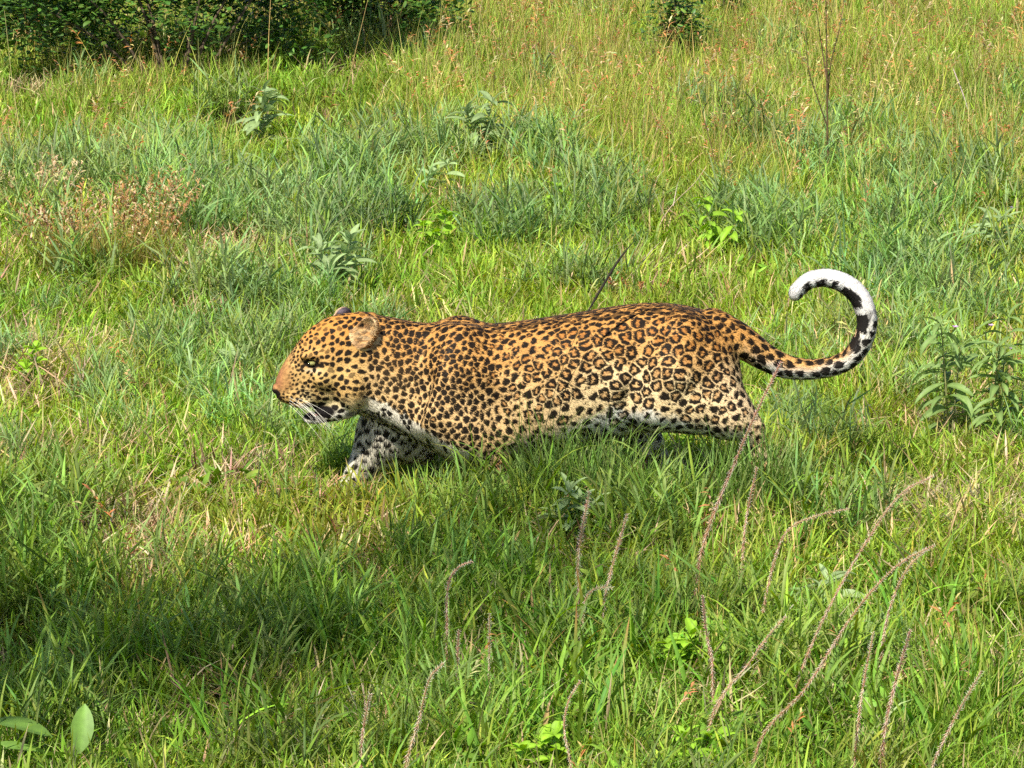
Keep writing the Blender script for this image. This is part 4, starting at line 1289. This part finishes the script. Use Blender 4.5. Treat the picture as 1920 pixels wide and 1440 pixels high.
spike("red-brown spike right of the bunch standing alone", [(1655, 1400), (1672, 1300), (1705, 1175)], .75, red=.9)
spike("pale upright spike at the foot of the right-hand bunch", [(1605, 1400), (1618, 1300), (1640, 1195)], .8, red=.3)
spike("pale spike with forked tip at the bottom left of centre", [(760, 1440), (785, 1350), (805, 1270), (832, 1235)], .8, red=.3)
spike("thin pale spike leaning at bottom left of the forked one", [(678, 1400), (684, 1350), (694, 1298)], .75, red=.4)
spike("pale spike with hooked tip touching the bottom edge", [(1072, 1450), (1058, 1370), (1066, 1320), (1088, 1285)], .85, red=.4)
spike("pale spike rising in the bottom right corner", [(1745, 1450), (1790, 1350), (1842, 1262)], .8, red=.3)
spike("small reddish spike in the grass beside the hooked one in shade", [(858, 1240), (860, 1180)], .7, red=.8)
spike("small straight yellowish spike at bottom centre", [(917, 1270), (918, 1150)], .8, red=.1)

# dark stems, twigs and dead stalks
def twig(name, label, cat, polys, col, rad, group=None, dy=0.0, low=None, leaves=None, nleaf=0):
    """thin woody or dry stems: polys are picture polylines from low to tip in an upright plane through the first one's foot"""
    lx, ly = polys[0][0] if low is None else low
    g = G(lx, ly); Y = g[1] + dy
    root = link(name, None, loc=(g[0], Y, 0)); tag(root, label, cat, group)
    for q, poly in enumerate(polys):
        pp = crom([P(a, b, Y - LEO_Y) + np.array((0, PR.normal(0, .01), 0)) for a, b in poly], 14) - np.array((g[0], Y, 0))
        mb = MB(); r = rad * (1 if q == 0 else .6)
        mb.tube(pp, np.linspace(r, r * .35, 14), jit(col, PR, .15), k=5)
        link("stem" if q == 0 else "branch", mb.mesh("stem", M_STEM), root)
        for _ in range(nleaf):
            f = PR.uniform(.15, 1)
            p = np.array([np.interp(f, np.linspace(0, 1, 14), pp[:, c]) for c in range(3)])
            link("leaf", leaves[PR.integers(len(leaves))], root, p, (PR.normal(0, .4), -PR.uniform(-.3, .9), PR.uniform(0, 6.28)), PR.uniform(.5, 1))
    return root
bs_ = twig("dead_grass_stalk", "thin stalk with a blackish head slanting up over the leopard's back", "stalk", [[(1000, 930), (1020, 810), (1048, 710), (1080, 630), (1105, 578)]], (.10, .08, .04), .0016, low=(998, 985))
hp = crom([P(a, b, bs_.location.y - LEO_Y) for a, b in ((1102, 585), (1128, 540), (1160, 488), (1192, 448))], 12) - np.array(bs_.location)
mb = MB(); mb.tube(hp, np.interp(np.linspace(0, 1, 12), [0, .15, .7, 1], [.0016, .0040, .0034, .0008]), (.030, .024, .018), k=6); link("seed_head", mb.mesh("seed_head", M_STEM), bs_)
twig("dead_grass_stalk", "thin dark grass stem standing across the leopard's nose", "stem", [[(478, 935), (492, 840), (510, 730), (530, 640), (548, 590)]], (.05, .07, .025), .0024, low=(476, 985))
tiny = leaf_set("tiny_leaf", .022, .006, .5, .2, (.06, .12, .025), 4)
twig("wispy_weed", "tall wispy reddish weed with bare stems at upper right", "weed", [[(1552, 350), (1551, 240), (1550, 120), (1548, -20)], [(1552, 240), (1535, 190), (1516, 130), (1512, 60)], [(1551, 200), (1558, 120), (1575, 50), (1585, -10)], [(1550, 150), (1540, 80), (1530, 10)]],
     (.09, .055, .03), .006, low=(1552, 365), leaves=tiny, nleaf=12)
twig("wispy_weed", "leafy foot shoots of the tall wispy weed at upper right", "weed", [[(1552, 345), (1545, 300), (1550, 250)], [(1556, 345), (1572, 300), (1566, 240)], [(1550, 345), (1536, 310), (1538, 270)]], (.12, .10, .04), .003, low=(1553, 368), leaves=tiny, nleaf=12)
twig("bare_twigs", "bare brown twigs fanning out above the bright hanging herb", "twigs", [[(1345, 330), (1335, 280), (1318, 215), (1308, 175)], [(1345, 330), (1325, 290), (1290, 250)], [(1345, 330), (1350, 270), (1362, 200)], [(1344, 325), (1340, 270), (1338, 190)], [(1345, 328), (1362, 290), (1385, 245)]], (.17, .11, .06), .003, low=(1346, 350))
twig("pale_stalk", "long straw stalk leaning right at the top right", "stalk", [[(1630, 210), (1660, 130), (1700, 40), (1730, -10)]], (.50, .42, .18), .0028, low=(1620, 250))
twig("pale_stalk", "broken white stalk standing among rusty heads at far right", "stalk", [[(1818, 215), (1805, 175), (1788, 130)]], (.62, .56, .48), .004, low=(1822, 240))
twig("pale_stalk", "long yellow stalk slanting over the tussock at the left", "stalk", [[(20, 440), (60, 405), (110, 380), (150, 355)]], (.50, .44, .14), .002, low=(10, 470))
twig("pale_stalk", "upright straw stalk beside the straw patch at left", "stalk", [[(388, 495), (400, 440), (412, 345)]], (.52, .46, .22), .002, low=(386, 515))
twig("pale_stalk", "tall straw stalk leaning in front of the dark bush", "stalk", [[(40, 260), (22, 150), (8, 20)]], (.46, .40, .16), .0024, low=(44, 300))
twig("pale_stalk", "tall yellowish stalk with tuft in front of the bush", "stalk", [[(372, 250), (372, 150), (372, 70)]], (.42, .40, .14), .0022, low=(372, 290))
twig("pale_stalk", "upright reddish straw stalk in front of the bush's right half", "stalk", [[(502, 150), (504, 70), (508, -10)]], (.46, .30, .12), .0026, low=(501, 190))
twig("pale_stalk", "straw stalk leaning right beside the bush", "stalk", [[(650, 170), (668, 90), (692, -10)]], (.48, .40, .16), .0022, low=(645, 205))
twig("dead_twig", "forked silvery dead sprig beside the bright hanging herb", "twig", [[(1232, 450), (1238, 420), (1262, 385), (1300, 345), (1322, 315)], [(1246, 405), (1232, 370), (1226, 350), (1246, 315)], [(1262, 385), (1270, 350), (1276, 330)]], (.46, .40, .30), .0028, low=(1230, 462))
# fallen stalk
fs = [G(405, 1045, .05), G(440, 1018, .07), G(470, 1000, .085), G(506, 984, .10)]
mb = MB(); mb.tube(crom(fs, 12), np.linspace(.004, .006, 12), STRAW * .85, k=6)
g0 = fs[0]
o = link("fallen_stalk", mb.mesh("fallen_stalk", M_STEM)); tag(o, "thick straw-coloured stalk lying aslant in the lit grass at left front", "stalk")
# curled dead leaves
dl = leaf_mesh("dead_leaf", .085, .008, -.7, .6, (.50, .34, .15), n=9)
for (a, b, z, rz, ry, s, lb) in ((640, 1300, .14, 3.6, .45, 1.3, "long brown dry leaf tip drooping over the bottom grass"), (955, 1025, .10, .75, -.6, .7, "bright orange-yellow leaf tip in the shaded grass"),
                                (1000, 1150, .12, 2.2, -1.0, .9, "reddish folded dry leaf left of the broad blades"), (1020, 1370, .1, 1.2, -1.1, .8, "yellow curled dying blade near the bottom edge"),
                                (1128, 1270, .09, 2.3, -.6, .5, "small tan dry leaf beside the broad blades")):
    g = G(a, b, z); o = link("dead_leaf", dl, None, g, (.4, ry, rz), s); tag(o, lb, "leaf", "dry leaves in the front grass")
# long arching blades that stand out
def long_blade(label, pts, low, hw, col, tip=None):
    g = G(*low); Y = g[1]
    K = crom([P(a, b, Y - LEO_Y) + np.array((0, PR.normal(0, .02), 0)) for a, b in pts], 12)
    K = np.vstack((np.array((K[0][0], Y, 0)), K)) - np.array((K[0][0], Y, 0))
    t = np.linspace(0, 1, 13)
    C = np.tile(np.asarray(col, float), (13, 1))
    if tip is not None: C = C + (np.asarray(tip) - C) * sstep(.7, .9, t)[:, None]
    mb = MB(); mb.ribbon(K, hw * np.minimum(1, (1 - t) * 2.5) ** .8 + .0003, (.25, -.75, .6), C, .35)
    tag(link("long_grass_blade", mb.mesh("long_grass_blade", M_LEAF), None, (crom([P(a, b, Y - LEO_Y) for a, b in pts], 2)[0][0], Y, 0)), label, "grass blade", "long arching grass blades")
LIME = (.33, .48, .04)
long_blade("lime-green blade arching right at the bottom left of centre", [(560, 1400), (575, 1330), (615, 1288), (690, 1280), (775, 1300)], (555, 1470), .006, LIME)
long_blade("green blade with a brown tip drooping left at the bottom", [(640, 1300), (600, 1325), (560, 1360), (522, 1390)], (660, 1420), .0045, (.30, .40, .06), (.45, .28, .13))
long_blade("broad bright blade arching right under the hooked spike", [(1015, 1200), (1040, 1165), (1085, 1145), (1135, 1148)], (1005, 1290), .0085, (.27, .48, .04))
long_blade("pale yellow-green blade standing beside the purple spike", [(1340, 1200), (1352, 1150), (1388, 1098)], (1330, 1290), .006, (.45, .50, .12))
long_blade("upright wide blade cut off at the top in the front centre", [(1185, 1230), (1184, 1160), (1182, 1092)], (1186, 1300), .0075, (.28, .45, .05))
# flowers
def small_flower(px, py, h, col, label, size=.012, n=5, grp="small purple flowers"):
    g = base_at(px, py)
    root = link("small_flower", None, loc=g); tag(root, label, "flower", grp)
    mb = MB(); mb.tube(np.array(((0, 0, 0), (.004, 0, h * .5), (0, .004, h))), .0012, (.2, .26, .08), k=4); link("stem", mb.mesh("stem", M_STEM), root)
    flower(root, Vector((0, .004, h)), col, size, n)
LILAC = (.32, .22, .52)
for (a, b, lb) in ((1615, 440, "purple flower below the wispy weed's right side"), (1473, 382, "purple flower left of the wispy weed's foot"), (1420, 392, "purple flower above the bright hanging herb"), (1400, 398, "pale purple flower just left of the one above the hanging herb"),
                   (1730, 400, "purple flower between the wispy weed and the white blossom"), (1840, 325, "purple flower above the white blossom"), (1895, 435, "purple flower at the right edge"), (1415, 465, "lone purple flower low beside the hanging herb"), (1070, 385, "purple flower beside the lime herb")):
    small_flower(a, b, .10, LILAC, lb, .011)
small_flower(824, 605, .09, (.80, .55, .02), "yellow flower behind the leopard's neck", .013, 4, "small yellow flowers")
small_flower(568, 570, .07, (.80, .55, .02), "tiny yellow flower left of the sage herb above the head", .009, 4, "small yellow flowers")
small_flower(1815, 400, .11, (.75, .78, .70), "pale whitish blossom near the right edge", .018, 4, "whitish blossoms")

# reddish tussock on the left
def tussock(label, px, py, rx, n, h, cols, heads, hcol=RUST):
    root = link("tussock", None, loc=base_at(px, py)); tag(root, label, "tussock", "grass tussocks")
    mb = MB()
    for _ in range(n):
        a, q = PR.uniform(0, 6.28), math.sqrt(PR.random())
        blade(mb, PR, (rx * q * math.cos(a), .6 * rx * q * math.sin(a), -.01), a + PR.normal(0, .6), h * PR.uniform(.5, 1.1), PR.uniform(.02, .45), PR.uniform(0, .7), PR.uniform(.0012, .0022), jit(cols[PR.integers(len(cols))], PR, .2), jit(hcol, PR) if PR.random() < .35 else None, n=5, fold=0)
    o = link("blades", mb.mesh("blades", M_LEAF), root); o["kind"] = "stuff"
    mb = MB()
    for _ in range(heads):
        a, q = PR.uniform(0, 6.28), math.sqrt(PR.random())
        st = blade(mb, PR, (rx * q * math.cos(a), .6 * rx * q * math.sin(a), 0), a + PR.normal(0, .5), h * PR.uniform(.9, 1.35), PR.uniform(.02, .5), .3, .001, jit((.4, .3, .12), PR), n=5, fold=0)
        for k in range(12):
            p = st[-1] + (st[-2] - st[-1]) * (k / 12) * 1.2
            blade(mb, PR, p, PR.uniform(0, 6.28), PR.uniform(.012, .032), PR.uniform(.2, 1.3), .6, .0040, jit(hcol if PR.random() < .65 else STRAW, PR, .2), n=3, fold=0)
    o = link("seed_heads", mb.mesh("seed_heads", M_LEAF), root); o["kind"] = "stuff"
OLV = [np.array((.30, .32, .05)), np.array((.36, .28, .08)), np.array((.22, .30, .04))]
tussock("rusty brown tussock of dry seed heads at left in the pale grass", 200, 540, .24, 900, .30, OLV, 110, np.array((.42, .24, .09)))
tussock("fan of rusty seed heads leaning right beside the brown tussock", 285, 490, .11, 140, .27, OLV, 56, np.array((.42, .24, .09)))
tussock("small straw-headed tuft at the left edge of the pale grass", 60, 440, .09, 130, .25, OLV, 34, STRAW * .95)
tussock("olive and rust tuft behind the leopard's loin", 1200, 590, .12, 260, .13, [np.array((.36, .34, .05)), np.array((.42, .30, .09))], 8)
GRN = [np.array((.17, .29, .05)), np.array((.20, .31, .08)), np.array((.24, .34, .10))]
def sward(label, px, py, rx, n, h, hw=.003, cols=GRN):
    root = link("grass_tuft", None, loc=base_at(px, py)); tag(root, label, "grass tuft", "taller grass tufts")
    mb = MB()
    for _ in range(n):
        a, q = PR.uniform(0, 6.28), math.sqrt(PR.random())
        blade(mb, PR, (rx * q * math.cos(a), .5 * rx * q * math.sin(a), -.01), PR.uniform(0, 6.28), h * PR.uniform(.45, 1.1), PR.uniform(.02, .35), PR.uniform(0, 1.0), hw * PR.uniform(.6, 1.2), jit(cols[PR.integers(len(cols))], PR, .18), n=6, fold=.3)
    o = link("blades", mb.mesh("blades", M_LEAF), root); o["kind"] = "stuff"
sward("tall grass tuft in front of the leopard's belly behind its foreleg", 1015, 975, .13, 230, .46)
sward("grass tuft in front of the leopard's near foreleg", 925, 985, .14, 150, .26)
sward("tall grass tuft before the leopard's hind paw", 1390, 985, .15, 240, .38)
sward("grass tuft right behind the leopard's hind paw", 1465, 980, .11, 170, .36)
sward("grass tuft below the middle of the leopard's belly", 1100, 985, .15, 220, .42)
sward("grass tuft in front of the leopard's flank fold", 1180, 985, .12, 150, .33)
sward("grass tuft in front of the leopard's far hind leg", 1265, 990, .16, 210, .30)
sward("grass tuft beside the leopard's forward paw", 790, 985, .18, 170, .22)
sward("grass tuft under the leopard's chin", 540, 985, .10, 70, .20)
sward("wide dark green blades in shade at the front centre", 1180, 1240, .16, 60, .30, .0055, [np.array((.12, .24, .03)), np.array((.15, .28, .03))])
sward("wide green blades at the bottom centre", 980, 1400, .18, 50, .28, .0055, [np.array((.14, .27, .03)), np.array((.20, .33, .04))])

# bushes at the back
def bush(name, label, px, py, rx, ry, rz, n, cols, leaf=.035, grp="bushes along the back"):
    b = base_at(px, py)
    root = link(name, None, loc=b); tag(root, label, "bush", grp)
    r = np.random.default_rng(int(px) + 3)
    cl = [(r.normal(0, .45) * rx, r.normal(0, .4) * ry, rz * r.uniform(.25, .95)) for _ in range(26)]
    mb = MB()
    for c in cl[:14]:
        k = crom([(c[0] * .1, c[1] * .1, -.03), (c[0] * .5 + r.normal(0, .03), c[1] * .5, c[2] * .55), c], 7)
        mb.tube(k, np.linspace(.010, .003, 7), (.10, .075, .05), k=5)
    link("stems", mb.mesh("stems", M_BARK), root)
    mb = MB()
    for _ in range(n):
        c = cl[r.integers(len(cl))]
        d = r.normal(0, 1, 3); d /= np.linalg.norm(d); q = r.random() ** .5
        p = np.array(c) + d * q * np.array((.30 * rx + .05, .30 * ry + .05, .26 * rz))
        if p[2] < .02: continue
        blade(mb, r, p, r.uniform(0, 6.28), leaf * r.uniform(.6, 1.2), r.uniform(.6, 1.8), r.uniform(.1, .8), leaf * .27 * r.uniform(.8, 1.2), jit(cols[r.integers(len(cols))], r, .22), n=4, fold=.25, twist=.4)
    o = link("foliage", mb.mesh("foliage", M_BUSH), root); o["kind"] = "stuff"
BC = [np.array((.055, .13, .022)), np.array((.08, .17, .03)), np.array((.12, .23, .04))]
bush("leafy_bush", "dense dark green bush at the top left behind the grass", 330, 175, .80, .5, 1.0, 11000, BC, .045)
bush("leafy_bush", "dark green bush next to the big one at upper left centre", 660, 105, .60, .5, .8, 7000, BC, .045)
bush("leafy_bush", "low bush filling the top left corner", 20, 120, .45, .4, .7, 4200, BC, .045)
bush("leafy_bush", "small upright dark sapling at the top right of centre", 1268, 125, .13, .13, .50, 900, BC, .035)
bush("leafy_bush", "thin green sapling at top right beside the small dark one", 1370, 60, .08, .08, .40, 260, BC, .03)

# ------------------------------------------------------------------ the thorn tree that shades the foreground (it stands outside the frame)
tree = link("thorn_tree", None, loc=(-4.7, 7.4, 0)); tag(tree, "spreading thorn tree whose boughs shade the front of the meadow", "tree")
TR = np.random.default_rng(8)
trunk_top = np.array((.5, .3, 2.9))
mb = MB(); tk = crom([(0, 0, -.1), (.08, .05, .9), (.25, .15, 1.9), trunk_top], 14)
mb.tube(tk, np.linspace(.17, .10, 14), (.15, .12, .09), k=10); link("trunk", mb.mesh("trunk", M_BARK), tree)
SHADE = [(40, 1050), (150, 1110), (60, 1190), (240, 1190), (340, 1240), (460, 1190), (600, 1160), (700, 1110), (820, 1090), (760, 1190), (900, 1150), (1010, 1010), (1080, 990), (1150, 1060), (1080, 1110), (1190, 985),
         (950, 1060), (570, 1100), (450, 1280), (300, 1300), (1250, 1090), (650, 1240), (-180, 1150), (1060, 940), (870, 1020), (1180, 1150)]
NS_ = len(SHADE)
SHADE += [(500, 1350), (700, 1330), (260, 1260), (850, 1270), (600, 1420), (-80, 1040), (1000, 1200)]
sd_ = np.array(sdir)
mbl, mbf = MB(), MB()
for q, (a, b) in enumerate(SHADE):
    g = G(a, b, .08)
    hh = TR.uniform(4.3, 5.2)
    c = g + sd_ * ((hh - .08) / sd_[2])
    cl = c - np.array((-4.7, 7.4, 0))
    m_ = trunk_top + (cl - trunk_top) * .5 + np.array((0, 0, .25)) + TR.normal(0, .08, 3)
    mbl.tube(crom([trunk_top, m_, cl], 10), np.linspace(.045, .010, 10), (.15, .12, .09), k=6)
    for _ in range(125 if q < NS_ else 95):
        d = TR.normal(0, 1, 3); d /= np.linalg.norm(d)
        p = cl + d * TR.random() ** .4 * np.array((.38, .38, .16)) * TR.uniform(.7, 1.2)
        blade(mbf, TR, p, TR.uniform(0, 6.28), TR.uniform(.03, .07), TR.uniform(.9, 1.9), .3, TR.uniform(.006, .012), jit((.07, .13, .03), TR, .2), n=4, fold=0)
link("limbs", mbl.mesh("limbs", M_BARK), tree)
o = link("crown", mbf.mesh("crown", M_BUSH), tree); o["kind"] = "stuff"
print("plants done")
